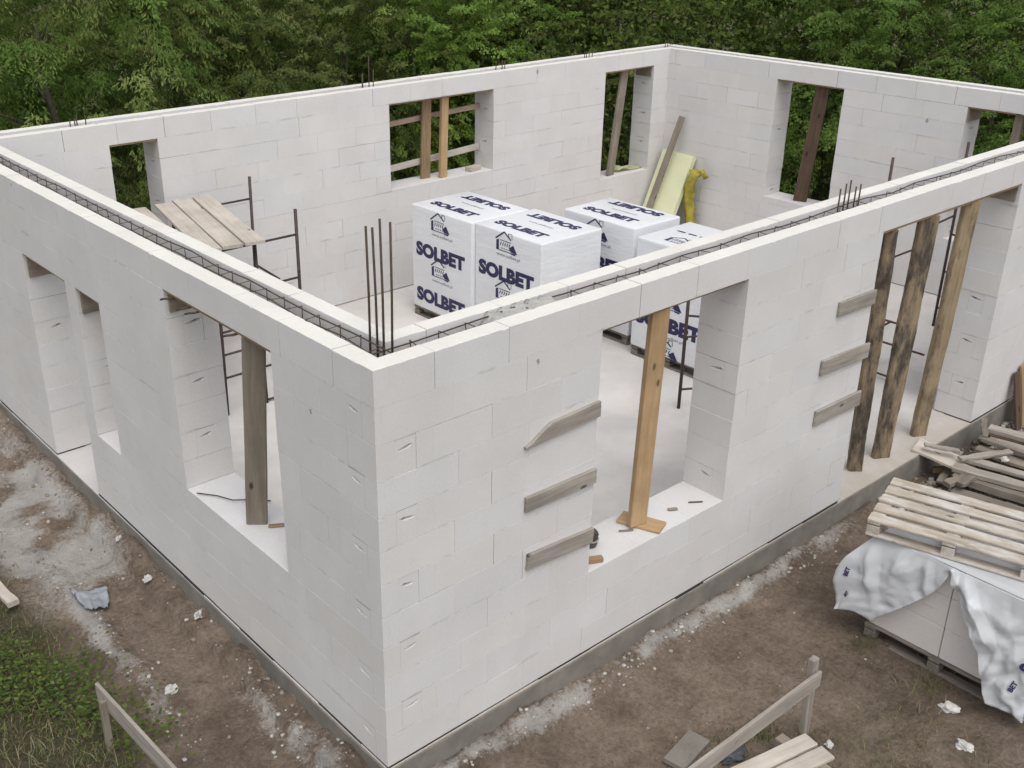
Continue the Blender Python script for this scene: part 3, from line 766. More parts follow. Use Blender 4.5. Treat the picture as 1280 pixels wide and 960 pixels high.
# ------------------------------------------------------------------ ground
def gz(x, y):
    x = np.asarray(x, float); y = np.asarray(y, float)
    z = -.295+.10*fbm(x, y, .55, 3)+.05*fbm(x+9, y, 2.3, 4)
    dl = np.clip(-x, 0, 9); dr = np.clip(-y, 0, 9)
    z = z+(.07+.16*fbm(x*1.0, y+20, 3.0, 4))*np.exp(-((x+.05)/.12)**2)*(y > -.4)+(.085+.16*fbm(x+40, y, 3.0, 4))*np.exp(-(np.minimum(y+.05, 0)/.17)**2)*(x > -.2)*(x < 5.9)
    z = z+.05*np.exp(-((x+.75)/.10)**2)*np.clip((y-1.6)*2, 0, 1)*np.clip((4.6-y)*2, 0, 1)
    z = z+.07*(np.abs(fbm(x*1.0+3, y, 5.5, 3))-.09)+.03*fbm(x+1, y+4, 10.0, 2)+.05*np.clip(fbm(x-5, y+2, 9.0, 2)-.08, 0, 1)
    z = z+.10*np.clip((-x-1.0)/1.2, 0, 1)
    inside = (x > .06) & (x < WX-.06) & (y > .06) & (y < WY-.06)
    return np.where(inside, -.45, z)
xs = np.concatenate([-np.geomspace(160, 2.9, 34), np.arange(-2.8, 6.0, .03), np.arange(6.0, 10.5, .06), np.geomspace(10.6, 190, 46)])
ys = np.concatenate([-np.geomspace(160, 3.7, 30), np.arange(-3.6, 8.4, .03), np.geomspace(8.5, 190, 46)])
X, Y = np.meshgrid(xs, ys, indexing='ij'); Z = gz(X, Y)
nx_, ny_ = X.shape
me = bpy.data.meshes.new('ground'); me.vertices.add(nx_*ny_)
me.vertices.foreach_set('co', np.stack([X, Y, Z], -1).astype(np.float32).ravel())
ii, jj = np.meshgrid(np.arange(nx_-1), np.arange(ny_-1), indexing='ij'); a = (ii*ny_+jj).ravel()
fc = np.stack([a, a+ny_, a+ny_+1, a+1], -1)
nf = len(fc); me.loops.add(nf*4); me.polygons.add(nf)
me.loops.foreach_set('vertex_index', fc.ravel().astype(np.int32))
me.polygons.foreach_set('loop_start', np.arange(0, nf*4, 4, dtype=np.int32)); me.polygons.foreach_set('use_smooth', np.ones(nf, bool))
me.update(calc_edges=True)
sm = lambda v, a, b: np.clip((v-a)/(b-a), 0, 1)
n1 = fbm(X, Y, 1.3, 5); n2 = fbm(X+31, Y-12, 4.0, 4)
n3 = fbm(X-7, Y+3, .8, 4)
lime = sm(Y, 3.0, 4.2)*sm(-X, -.05, .25)*sm(1.2+X+n1*.5, 0, .25)*sm(n1+n2*.5, -.26, .04)*.95
lime = np.maximum(lime, np.exp(-((X+.74+n2*.18)/.11)**2)*sm(Y, 1.4, 1.9)*sm(n1+n2*.7, -.22, .08)*.85)
lime = np.maximum(lime, np.exp(-((Y+.10+n2*.16)/.085)**2)*sm(X, -.3, .3)*sm(5.6-X, 0, .6)*sm(n1+n2, -.34, -.02)*.85)
lime = np.maximum(lime, np.exp(-((X+.20+n2*.3)/.14)**2)*sm(Y, .2, .5)*sm(1.8-Y, 0, .5)*.75*sm(n1+n2, -.15, .1))
lime = np.maximum(lime, sm(X, 6.5, 7.5)*sm(-Y, 0, .1)*sm(n1, -.05, .15)*.5)
grass = sm(-X-.98+n1*.55, 0, .25)*sm(6.8-Y, 0, 1.0)
grass = np.maximum(grass, sm(-Y-1.35+n1*.9, 0, .35)*sm(n3+n2*.4, -.06, .16)*.65)
far = np.maximum.reduce([sm(X, 13.0, 14.2), sm(Y, 9.0, 10), sm(-X, 3, 4), sm(-Y, 4, 6)])
grass = np.maximum(grass, far)
col = np.stack([lime, grass, np.clip(.5+n3*1.4, 0, 1), np.ones_like(X)], -1).astype(np.float32)
at = me.color_attributes.new('mask', 'FLOAT_COLOR', 'POINT'); at.data.foreach_set('color', col.ravel())
m, n, l, b = nmat('earth')
co = n.new('ShaderNodeNewGeometry').outputs['Position']
A = n.new('ShaderNodeAttribute'); A.attribute_name = 'mask'
sp = n.new('ShaderNodeSeparateColor'); l.new(A.outputs['Color'], sp.inputs[0])
t1 = noise(n, l, co, 3.0, 8, .7); t2 = noise(n, l, co, 26, 6, .75); t3 = noise(n, l, co, 90, 3, .7)
r1 = ramp(n, [(.3, (.18, .139, .107)), (.5, (.275, .218, .172)), (.72, (.345, .285, .233))]); l.new(t1.outputs[0], r1.inputs[0])
r2 = ramp(n, [(.3, (.62, .61, .6)), (.65, (1.2, 1.2, 1.2))]); l.new(t2.outputs[0], r2.inputs[0])
c = mixc(n, l, 1.0, r1.outputs[0], r2.outputs[0], 'MULTIPLY')
rw = ramp(n, [(.2, (.72, .70, .68)), (.7, (1.12, 1.1, 1.07))]); l.new(sp.outputs[2], rw.inputs[0])
c = mixc(n, l, 1.0, c, rw.outputs[0], 'MULTIPLY')
# lime and mortar dust
ml = n.new('ShaderNodeMath'); ml.operation = 'MULTIPLY_ADD'; l.new(t2.outputs[0], ml.inputs[0]); ml.inputs[1].default_value = 1.3; ml.inputs[2].default_value = -.65
ma = n.new('ShaderNodeMath'); ma.operation = 'ADD'; l.new(ml.outputs[0], ma.inputs[0]); l.new(sp.outputs[0], ma.inputs[1])
rl = ramp(n, [(.25, (0, 0, 0)), (.75, (1, 1, 1))]); l.new(ma.outputs[0], rl.inputs[0])
rlc = ramp(n, [(.3, (.37, .34, .31)), (.7, (.62, .59, .55))]); l.new(t1.outputs[0], rlc.inputs[0])
c = mixc(n, l, rl.outputs[0], c, rlc.outputs[0])
# grass floor
rg_ = ramp(n, [(.3, (.065, .062, .032)), (.55, (.115, .10, .06)), (.75, (.17, .135, .09))]); l.new(t2.outputs[0], rg_.inputs[0])
c = mixc(n, l, sp.outputs[1], c, rg_.outputs[0])
# darker damp dabs and scuffs in the bare earth
t9 = noise(n, l, co, 7.5, 5, .7); k9 = ramp(n, [(.58, (0, 0, 0)), (.70, (.45, .45, .45))]); l.new(t9.outputs[0], k9.inputs[0])
c = mixc(n, l, k9.outputs[0], c, (.085, .066, .05))
# pale specks
v = n.new('ShaderNodeTexVoronoi'); v.inputs['Scale'].default_value = 24; l.new(co, v.inputs['Vector'])
rs = ramp(n, [(.07, (1, 1, 1)), (.11, (0, 0, 0))]); l.new(v.outputs['Distance'], rs.inputs[0])
tk = noise(n, l, co, 1.1, 4, .6); rk = ramp(n, [(.47, (0, 0, 0)), (.62, (.8, .8, .8))]); l.new(tk.outputs[0], rk.inputs[0])
mk = n.new('ShaderNodeMath'); mk.operation = 'MULTIPLY'; l.new(rs.outputs[0], mk.inputs[0]); l.new(rk.outputs[0], mk.inputs[1])
c = mixc(n, l, mk.outputs[0], c, (.42, .40, .37))
l.new(c, b.inputs['Base Color']); b.inputs['Roughness'].default_value = .95; b.inputs['Specular IOR Level'].default_value = .15
bb = n.new('ShaderNodeMath'); bb.operation = 'MULTIPLY_ADD'; l.new(t3.outputs[0], bb.inputs[0]); bb.inputs[1].default_value = .35; l.new(t2.outputs[0], bb.inputs[2])
bump(n, l, b, bb.outputs[0], 1.0, .05)
me.materials.append(m)
gr = link('ground', me); tag(gr, 'brown building site earth with pale lime dust and patches of grass', None, None, 'structure')

def quick_mesh(name, V, F4, col, mat, smooth=False, attr='tint'):
    """V (n,3), F4 (m,k) faces, col (n,3) per-vertex"""
    me = bpy.data.meshes.new(name); me.vertices.add(len(V)); me.vertices.foreach_set('co', np.asarray(V, np.float32).ravel())
    k = F4.shape[1]; nf = len(F4); me.loops.add(nf*k); me.polygons.add(nf)
    me.loops.foreach_set('vertex_index', F4.astype(np.int32).ravel())
    me.polygons.foreach_set('loop_start', np.arange(0, nf*k, k, dtype=np.int32))
    if smooth: me.polygons.foreach_set('use_smooth', np.ones(nf, bool))
    me.update(calc_edges=True)
    at = me.color_attributes.new(attr, 'FLOAT_COLOR', 'POINT')
    at.data.foreach_set('color', np.concatenate([col, np.ones((len(V), 1))], 1).astype(np.float32).ravel())
    if mat: me.materials.append(mat)
    return me
def mat_attr(name, rough=.8, trans=0.0, spec=.2):
    m, n, l, b = nmat(name)
    a = n.new('ShaderNodeAttribute'); a.attribute_name = 'tint'
    col_ = a.outputs['Color']
    if trans > .4:
        # every tree its own tone
        oi = n.new('ShaderNodeObjectInfo'); rr_ = ramp(n, [(0, (1.05, .95, .8)), (.35, (1.28, 1.18, .95)), (.7, (1.15, 1.22, 1.0)), (1, (1.5, 1.34, 1.0))]); l.new(oi.outputs['Random'], rr_.inputs[0])
        col_ = mixc(n, l, 1.0, col_, rr_.outputs[0], 'MULTIPLY')
    l.new(col_, b.inputs['Base Color']); b.inputs['Roughness'].default_value = rough; b.inputs['Specular IOR Level'].default_value = spec
    if trans:
        t = n.new('ShaderNodeBsdfTranslucent'); l.new(col_, t.inputs[0])
        mx = n.new('ShaderNodeMixShader'); mx.inputs[0].default_value = trans
        l.new(b.outputs[0], mx.inputs[1]); l.new(t.outputs[0], mx.inputs[2])
        l.new(mx.outputs[0], n['Material Output'].inputs[0])
    return m
M_LEAF = mat_attr('leaf', .7, .55, .15); M_BLADE = mat_attr('grass_blade', .7, .25, .2); M_STONE = mat_attr('rubble_stone', .95)

# rubble: small stones, mortar crumbs
px, py, ps, pc = [], [], [], []
def scatter(nn, fx, fy, s0, s1, white):
    for _ in range(nn):
        px.append(fx()); py.append(fy()); ps.append(s0*(s1/s0)**(random.random()**1.6)); pc.append(random.random() < white)
u = random.uniform; g = random.gauss
scatter(300, lambda: u(-.1, 5.5), lambda: -abs(g(.10, .07))-.03, .004, .017, .7)
scatter(150, lambda: -abs(g(.10, .09))-.03, lambda: u(-.1, 7.5), .005, .022, .3)
scatter(130, lambda: g(-.74, .08), lambda: u(1.2, 4.4), .004, .016, .7)
scatter(120, lambda: u(-1.1, -.1), lambda: u(3.6, 7.5), .004, .018, .6)
scatter(80, lambda: g(-.22, .12), lambda: u(.1, 1.8), .004, .016, .5)
scatter(130, lambda: u(-1.1, -.05), lambda: u(0, 7), .004, .018, .25)
scatter(120, lambda: u(.2, 5), lambda: -abs(g(0, 1.0))-.05, .003, .011, .4)
scatter(420, lambda: u(5.8, 9.3), lambda: -abs(g(.25, .22))-.02, .006, .04, .45)
px, py, ps = map(np.array, (px, py, ps))
kp = (px < .0) | (py < -.02); px, py, ps, pc = px[kp], py[kp], ps[kp], np.array(pc)[kp]
pz = gz(px, py); N = len(px)
cube = np.array([(x, y_, z) for x in (-1, 1) for y_ in (-1, 1) for z in (-1, 1)], float)
cf = np.array([(0,1,3,2),(4,6,7,5),(0,4,5,1),(2,3,7,6),(0,2,6,4),(1,5,7,3)])
V = cube[None]*(1+.45*(rng.random((N, 8, 3))-.5))*ps[:, None, None]*np.array([1, .8, .6])
an = rng.random(N)*6.28; ca, sa = np.cos(an)[:, None], np.sin(an)[:, None]
V = np.stack([V[..., 0]*ca-V[..., 1]*sa, V[..., 0]*sa+V[..., 1]*ca, V[..., 2]], -1)
V += np.stack([px, py, pz+ps*.25], -1)[:, None]
F = (np.arange(N)[:, None, None]*8+cf[None]).reshape(-1, 4)
base = np.where(pc[:, None], np.array([[.42, .395, .36]]), np.array([[.24, .20, .165]]))*(.75+.45*rng.random((N, 1)))
o = link('rubble', quick_mesh('rubble', V.reshape(-1, 3), F, np.repeat(base, 8, 0), M_STONE)); tag(o, 'pale mortar crumbs and small stones scattered along the plinth and earth', None, None, 'stuff')

# grass and weeds
def blades(nn, sampler, hmin, hmax, wid, cols, lean=.5):
    P = np.array([sampler() for _ in range(nn)]); z = gz(P[:, 0], P[:, 1])
    h = hmin+(hmax-hmin)*rng.random(nn)**1.5; a = rng.random(nn)*6.28; le = h*lean*(.3+rng.random(nn))
    dx, dy = np.cos(a), np.sin(a); b = rng.random(nn)*6.28; wx, wy = np.cos(b)*wid, np.sin(b)*wid
    B = np.stack([P[:, 0], P[:, 1], z-.01], -1)
    mid = B+np.stack([dx*le*.35, dy*le*.35, h*.6], -1); tip = B+np.stack([dx*le, dy*le, h*(1-.25*rng.random(nn))], -1)
    w = np.stack([wx, wy, wx*0], -1)
    V = np.stack([B-w, B+w, mid+w*.8, mid-w*.8, tip+w*.15, tip-w*.15], 1)
    F = (np.arange(nn)[:, None, None]*6+np.array([[0, 1, 2, 3], [3, 2, 4, 5]])[None]).reshape(-1, 4)
    c = np.array(cols)[rng.integers(0, len(cols), nn)]*(.7+.6*rng.random((nn, 1)))
    return V.reshape(-1, 3), F, np.repeat(c, 6, 0)
def inleft():
    while True:
        x, y_ = u(-2.7, -.85), u(.2, 6.5)
        if random.random() < min(1, max(0, (-x-.92+float(fbm(x, y_, 1.3, 3))*.7)*3))*(.35+1.3*max(0, float(fbm(x+5, y_, 2.0, 3))+.3)): return x, y_
def inright():
    while True:
        x, y_ = u(.6, 4.4), u(-3.3, -.9)
        d = (-y_-1.15+float(fbm(x, y_, 1.3, 3))*1.0)
        if random.random() < min(1, max(0, d*1.6))*max(0, float(fbm(x-3, y_, 1.8, 3))+.22)*2: return x, y_
GC = [(.13, .17, .06), (.105, .15, .052), (.17, .18, .08), (.21, .18, .095), (.29, .245, .155)]
V1, F1_, C1 = blades(12000, inleft, .03, .13, .003, GC+GC[3:]+[(.32, .27, .18)], .9)
V2, F2_, C2 = blades(5000, inright, .02, .09, .003, GC[2:]+[(.20, .15, .075), (.09, .085, .04)], .9)
def tuft():
    c_ = random.choice([(1.9, -1.02), (2.5, -1.28), (2.28, -1.15), (2.45, -1.2), (3.85, -1.75), (2.62, -1.5), (3.9, -1.15), (2.1, -1.2)])
    return g(c_[0], .075), g(c_[1], .06)
V3, F3_, C3 = blades(1500, tuft, .02, .075, .003, GC[:4])
V = np.concatenate([V1, V2, V3]); F = np.concatenate([F1_, F2_+len(V1), F3_+len(V1)+len(V2)])
o = link('grass', quick_mesh('grass', V, F, np.concatenate([C1, C2, C3]), M_BLADE)); tag(o, 'thin green and dry grass growing at the edges of the bare earth', None, None, 'stuff')
# broad-leaved weeds
def inweed():
    c_ = random.choice([(-1.42, 2.75), (-1.25, 2.35), (-1.6, 2.5), (-1.15, 2.55), (-1.5, 3.15), (-1.75, 2.9), (-1.2, 2.0), (-1.95, 3.6), (-1.05, 1.6), (-1.35, 4.7)])
    return g(c_[0], .15), g(c_[1], .17)
nn = 3000
P = np.array([inweed() for _ in range(nn)]); z = gz(P[:, 0], P[:, 1])+.02+.16*rng.random(nn)
a = rng.random(nn)*6.28; L_ = .018+.03*rng.random(nn); ti = .5*(rng.random(nn)-.3)
d = np.stack([np.cos(a), np.sin(a), ti], -1)*L_[:, None]; s_ = np.stack([-np.sin(a), np.cos(a), .5*(rng.random(nn)-.5)], -1)*(L_*.36)[:, None]
B = np.stack([P[:, 0], P[:, 1], z], -1)
V = np.stack([B, B+d*.5+s_, B+d, B+d*.5-s_], 1).reshape(-1, 3); F = (np.arange(nn)[:, None]*4+np.arange(4)[None])
c = np.array([(.10, .165, .05), (.08, .14, .042), (.15, .205, .07), (.13, .15, .06)])[rng.integers(0, 4, nn)]*(.7+.6*rng.random((nn, 1)))
o = link('weeds', quick_mesh('weeds', V, F, np.repeat(c, 4, 0), M_LEAF)); tag(o, 'low broad leaved green weeds in the grass at the lower left', None, None, 'stuff')

# ------------------------------------------------------------------ outside things
GZ = lambda x, y_: float(gz(x, y_))
# left batter board
bb_ = empty('batter_board', (-1.2, 1.3, GZ(-1.2, 1.3)), 'pale batter board on edge running parallel to the left wall at the lower left', 'batter board')
beam('board', (-1.225, 1.765, .165), (-1.165, .45, .165), .15, .026, M_GREYBOARD, (1, 0, 0), bb_)
for yy in (1.62, .62): beam('stake', (-1.255, yy, -.5), (-1.25, yy, .19), .05, .045, M_GREYPROP, (1, 0, 0), bb_)
# right batter board
bb_ = empty('batter_board', (2.6, -1.45, GZ(2.6, -1.45)), 'grey batter board sloping across in front of its stake at the bottom right', 'batter board')
beam('board', (2.70, -1.475, .235), (1.10, -1.475, .235), .13, .028, M_GREYBOARD, (0, 1, 0), bb_)
beam('stake', (2.70, -1.43, -.5), (2.66, -1.43, .40), .065, .05, M_GREYBOARD, (0, 1, 0), bb_)
# pallet boards at the bottom edge
for i, (p0, p1, lab) in enumerate([((2.52, -1.585, .0), (1.6, -1.40, .0), 'upper pale board of the two lying at the bottom edge'),
                                   ((2.50, -1.73, .0), (1.55, -1.53, .0), 'lower pale board of the two lying at the bottom edge')]):
    board('loose_board', lab, 'board', (p0[0], p0[1], -.15), (p1[0], p1[1], -.15), .125, .03, M_PALE, (0, 0, 1), 'pale boards lying at the bottom edge', seg=8, wav=.002)
for i, (x0, lab) in enumerate([(2.42, 'short bearer under the right ends of the pale boards at the bottom edge'), (1.75, 'short bearer under the left ends of the pale boards at the bottom edge')]):
    board('bearer', lab, 'timber', (x0-.02, -1.40+.2*(i*.55), -.235), (x0-.05, -1.85+.2*(i*.55), -.235), .09, .14, M_GREYPROP)
# grey slab and black plastic by the batter board
def lump(name, label, cat, cx, cy, rx, ry, h, mat, seed, rz=0.0, zf=0.0):
    bm = bmesh.new(); bmesh.ops.create_icosphere(bm, subdivisions=3, radius=1)
    rl_ = random.Random(int(seed*100))
    ca, sa = math.cos(rz), math.sin(rz)
    for v in bm.verts:
        k = 1+1.9*float(fbm(v.co.x*1.1+seed*3.1, v.co.y*1.1+v.co.z*1.7, 1.2, 5))+rl_.uniform(-.1, .1)
        x, y_, z = v.co.x*rx*k, v.co.y*ry*k, max(v.co.z, -.3)*h*k
        v.co = (cx+x*ca-y_*sa, cy+x*sa+y_*ca, GZ(cx, cy)+z+zf)
    return tag(link(name, bm_mesh(bm, name, False), None, None, mat), label, cat)
board('concrete_slab', 'flat grey concrete slab on the grass behind the right batter board', 'slab', (2.06, -.98, -.275), (1.70, -1.04, -.275), .17, .045, M_PLINTH)
lump('plastic_bag', 'dark grey plastic bag lying under the right batter board', 'bag', 2.10, -1.23, .14, .07, .05, mat_plain('dark_bag', (.06, .065, .075), .4, 0, .4, 10, .02, (20,)), 3, -.2)
# plastic sheet and scraps on the left
bm = bmesh.new()
def sheet_pt(i, j):
    u_, v_ = i/16, j/16
    p = (Vector((-.74, 3.62))*(1-u_)+Vector((-.46, 3.52))*u_)*(1-v_)+(Vector((-.76, 3.26))*(1-u_)+Vector((-.56, 3.20))*u_)*v_
    x = p.x+.05*float(fbm(u_*2, v_*2+7, 1.5)); y_ = p.y+.05*float(fbm(u_*2+3, v_*2, 1.5))
    return (x, y_, GZ(x, y_)+.03+.10*abs(float(fbm(u_*3, v_*3, 1.3)))+.05*math.exp(-((v_-.4)/.12)**2))
rows = [[bm.verts.new(sheet_pt(i, j)) for j in range(17)] for i in range(17)]
for a_, b_ in zip(rows, rows[1:]):
    for j in range(16): bm.faces.new((a_[j], a_[j+1], b_[j+1], b_[j]))
bmesh.ops.solidify(bm, geom=bm.faces[:], thickness=.004); bmesh.ops.recalc_face_normals(bm, faces=bm.faces)
tag(link('plastic_sheet', bm_mesh(bm, 'sheet', True), None, None, M_SHEET), 'crumpled bluish plastic sheet on the earth by the lime line', 'plastic sheet')
for cx, cy, s, lab in [(-.10, 2.50, .055, 'white plaster scrap lying against the plinth of the left wall'), (-.16, 3.30, .06, 'pale chunk on the earth near the left wall, above the white plaster scrap'),
                       (-.10, 4.05, .045, 'small white chip beside the plinth below the left wall doorway'), (3.76, -1.98, .06, 'flat white chunk in front of the covered pallet'),
                       (2.72, -1.62, .035, 'small white scrap right of the batter board stake'), (-.62, 1.95, .06, 'white rubble chunk on the lime line at the lower left'),
                       (3.45, -2.25, .06, 'white chunk at the lower right edge of the ground')]:
    lump('plaster_chunk', lab, 'plaster chunk', cx, cy, s, s*.7, s*.5, M_WHITE, cx*5, 1.0+cx, .01)['group'] = 'white chunks on the earth'
board('wood_offcut', 'short pale timber lying in the grass at the left edge', 'wood offcut', (-1.20, 3.66, -.16), (-1.24, 4.20, -.16), .09, .05, M_PALE, (0, 0, 1), seg=8, wav=.004)

# covered pallet of blocks
X0 = 4.05; YL = -1.08
pallet((X0+.42, YL-.60, GZ(X0+.4, YL-.6)-.005), 0, 'grey pallet on the ground under the covered blocks at the right', .84, 1.2, .15, 5, M_PALLETD)
zb = GZ(X0+.4, YL-.6)+.147
rown = ['bottom', 'middle', 'top']; coln = ['left', 'right']
for k in range(3):
    for j in range(2):
        bm = bmesh.new(); add_box(bm, -.21, .21, -.295, .295, 0, .278, .005); bmesh.ops.recalc_face_normals(bm, faces=bm.faces)
        y_c = YL-.02-.2975-.597*j
        tag(link('concrete_block', bm_mesh(bm, 'block'), Matrix.Translation((X0+.23+random.uniform(-.003, .003), y_c, zb+.28*k)), None, M_AACB), '%s %s bare block of the covered pallet stack' % (rown[k], coln[j]), 'block', 'blocks of the covered pallet stack')
zt = zb+.84
# film: a hood draped from the top over the front, torn open in the middle, with a flap standing out at the left
def film_panel(cols, rows_, fn):
    V = []; 
    for i in range(rows_+1):
        for j in range(cols+1): V.append(fn(j/cols, i/rows_))
    F = [(i*(cols+1)+j, i*(cols+1)+j+1, (i+1)*(cols+1)+j+1, (i+1)*(cols+1)+j) for i in range(rows_) for j in range(cols)]
    return V, F
film = empty('plastic_film', (X0+.4, YL-.6, zt), 'loose white plastic film hanging torn over the bare blocks of the outdoor pallet', 'plastic film')
def wr(a, b, s=1.0): return float(fbm(a*3, b*3, s, 4))
def lin(a, b, o):
    """noise with straight facets: sharp creases instead of soft waves"""
    a, b = a*.83+b*.55+o, b*.83-a*.55+o*1.7
    i, j = math.floor(a), math.floor(b); fx, fy = a-i, b-j
    G_ = lambda p, q: _perm[int(p) & 255, int(q) & 255]
    if fx+fy < 1: return G_(i, j)*(1-fx-fy)+G_(i+1, j)*fx+G_(i, j+1)*fy
    return G_(i+1, j+1)*(fx+fy-1)+G_(i+1, j)*(1-fy)+G_(i, j+1)*(1-fx)
_cr = random.Random(17); CREASE = []
for _k in range(70):
    a_ = _cr.gauss(1.25, .55)*_cr.choice((1, 1, -1)); CREASE.append((_cr.uniform(-2.6, -.6), _cr.uniform(-.3, .75), math.cos(a_), math.sin(a_), _cr.uniform(.035, .11), _cr.uniform(.12, .42), _cr.uniform(.018, .05)*_cr.choice((1, 1, 1, -1))))
def crump(p, k=1.0):
    """sharp straight creases of limited length, plus a little fine crumpling"""
    a, b = p[1]+.35*(p[0]-4.0), p[2]; h = 0.0
    for (x0_, y0_, dx, dy, w_, L_, am) in CREASE:
        rx, ry = a-x0_, b-y0_; d_ = abs(-rx*dy+ry*dx)
        if d_ > w_: continue
        q_ = abs(rx*dx+ry*dy)
        if q_ > L_: continue
        h += am*(1-d_/w_)*min(1, (1-q_/L_)*2)
    return k*(h+.03*lin(a*7, b*5, 5.1)+.016*lin(a*24, b*17, 9.7)-.025)
def mk(panels, name):
    V, F = [], []
    for pv, pf in panels:
        k = len(V); V += pv; F += [tuple(q+k for q in f) for f in pf]
    me = bpy.data.meshes.new(name); me.from_pydata(V, [], F)
    bm = bmesh.new(); bm.from_mesh(me); bmesh.ops.remove_doubles(bm, verts=bm.verts, dist=.004)
    bmesh.ops.recalc_face_normals(bm, faces=bm.faces); bmesh.ops.solidify(bm, geom=bm.faces[:], thickness=.003)
    bm.to_mesh(me); bm.free(); me.polygons.foreach_set('use_smooth', [True]*len(me.polygons)); return me
ZT = zt+.012; XF = X0-.02
def fade(t): return min(1, t*2.2)
def left_edge(t):
    """the front left edge of the hood, ballooning out and down"""
    z = ZT-.80*t; o = math.sin(min(1, t*.98)*math.pi*.86)
    return Vector((XF-.15*o, YL+.01+.19*o, z))
def left_front(s, t):
    dep = .76-.05*math.sin(s*9+.6)-.10*s if s < .30 else max(.015, .70*(1-((s-.30)/.70))**.8)
    t2 = t*dep/.80; e_ = left_edge(t2)
    y_ = e_.y*(1-s)**1.3+(YL-.60)*(1-(1-s)**1.3) if s > 0 else e_.y
    p = Vector((e_.x*(1-s)**1.2+(XF-.012)*(1-(1-s)**1.2), y_, ZT-dep*t))
    c_ = crump(p)*fade(t)
    return (p.x-c_*(1-.5*s)-.012*fade(t), p.y+.5*c_*(1-s), p.z)
def left_flap(s, t):
    e_ = Vector(left_front(0, t)); b_ = Vector((X0+.80, YL+.03+.10*t, ZT-.74*t))
    p = e_*(1-s)+b_*s; c_ = crump(p)*fade(t)*s
    return (p.x, p.y+c_*.8+.10*math.sin(s*math.pi)*t, p.z)
def right_front(s, t):
    e_ = min(1, s/.40)
    dep = .015+.40*e_**.7 if s < .40 else .415+.45*min(1, (s-.40)/.25)
    p = Vector((XF-.012-.13*t*math.sin(min(1, s*1.15)*math.pi*.72), YL-.60-.72*s-.05*t*s, ZT-dep*t))
    c_ = crump(p, .95)*fade(t)
    return (p.x-c_-.02*fade(t)*s, p.y, p.z)
def top_(s, t): return (XF-.012*(.6 < 0)+.84*t-.0*s, YL+.01-1.33*s, ZT+.004*wr(s*4, t*4)*min(1, t*8)*min(1, (1-t)*8))
def right_side(s, t):
    e_ = Vector(right_front(1, t)); b_ = Vector((X0+.80, YL-1.32-.10*t, ZT-.84*t)); p = e_*(1-s)+b_*s
    return (p.x, p.y-.8*crump((p.x, p.y, p.z))*fade(t)*s, p.z)
link('sheet', mk([film_panel(80, 64, left_front), film_panel(30, 64, left_flap), film_panel(80, 64, right_front), film_panel(60, 10, top_), film_panel(24, 40, right_side)], 'film'), None, film, M_FILM2)
def on_film(fn, s, t, me, scale, rot):
    p = Vector(fn(s, t)); ps_ = Vector(fn(s+.02, t))-p; pt = Vector(fn(s, t-.02))-p
    nrm = ps_.cross(pt).normalized()
    if nrm.x > 0 and abs(nrm.x) > .3: nrm = -nrm
    x = ps_.normalized(); y_ = nrm.cross(x); M = Matrix.Identity(4)
    for i in range(3): M[i][0], M[i][1], M[i][2], M[i][3] = x[i], y_[i], nrm[i], p[i]+nrm[i]*.012
    link('lettering', me, M @ Matrix.Rotation(rot, 4, 'Z') @ Matrix.Scale(scale, 4), film)
ME_BET = text_mesh('BET', .36, .16, .05); ME_BET.materials.append(M_INK)
ME_SO = text_mesh('SO', .22, .16, .05); ME_SO.materials.append(M_INK)
on_film(right_front, .95, .50, ME_SO, .7, 1.1); on_film(right_front, .84, .74, ME_BET, .24, 1.2)
on_film(left_front, .05, .50, ME_BET, .22, 1.3); on_film(left_front, .08, .80, ME_BET, .16, 1.0)
# the pallet thrown on top
top_p = pallet((4.457, -1.483, zt+.018), R_(15.7), 'weathered pallet with five paint stained slats lying on top of the film', .78, 1.2, .15, 5, M_PALLET, None, .115)
for ch in top_p.children:
    if ch.name.startswith(('cross_board', 'spacer', 'skid')): pass

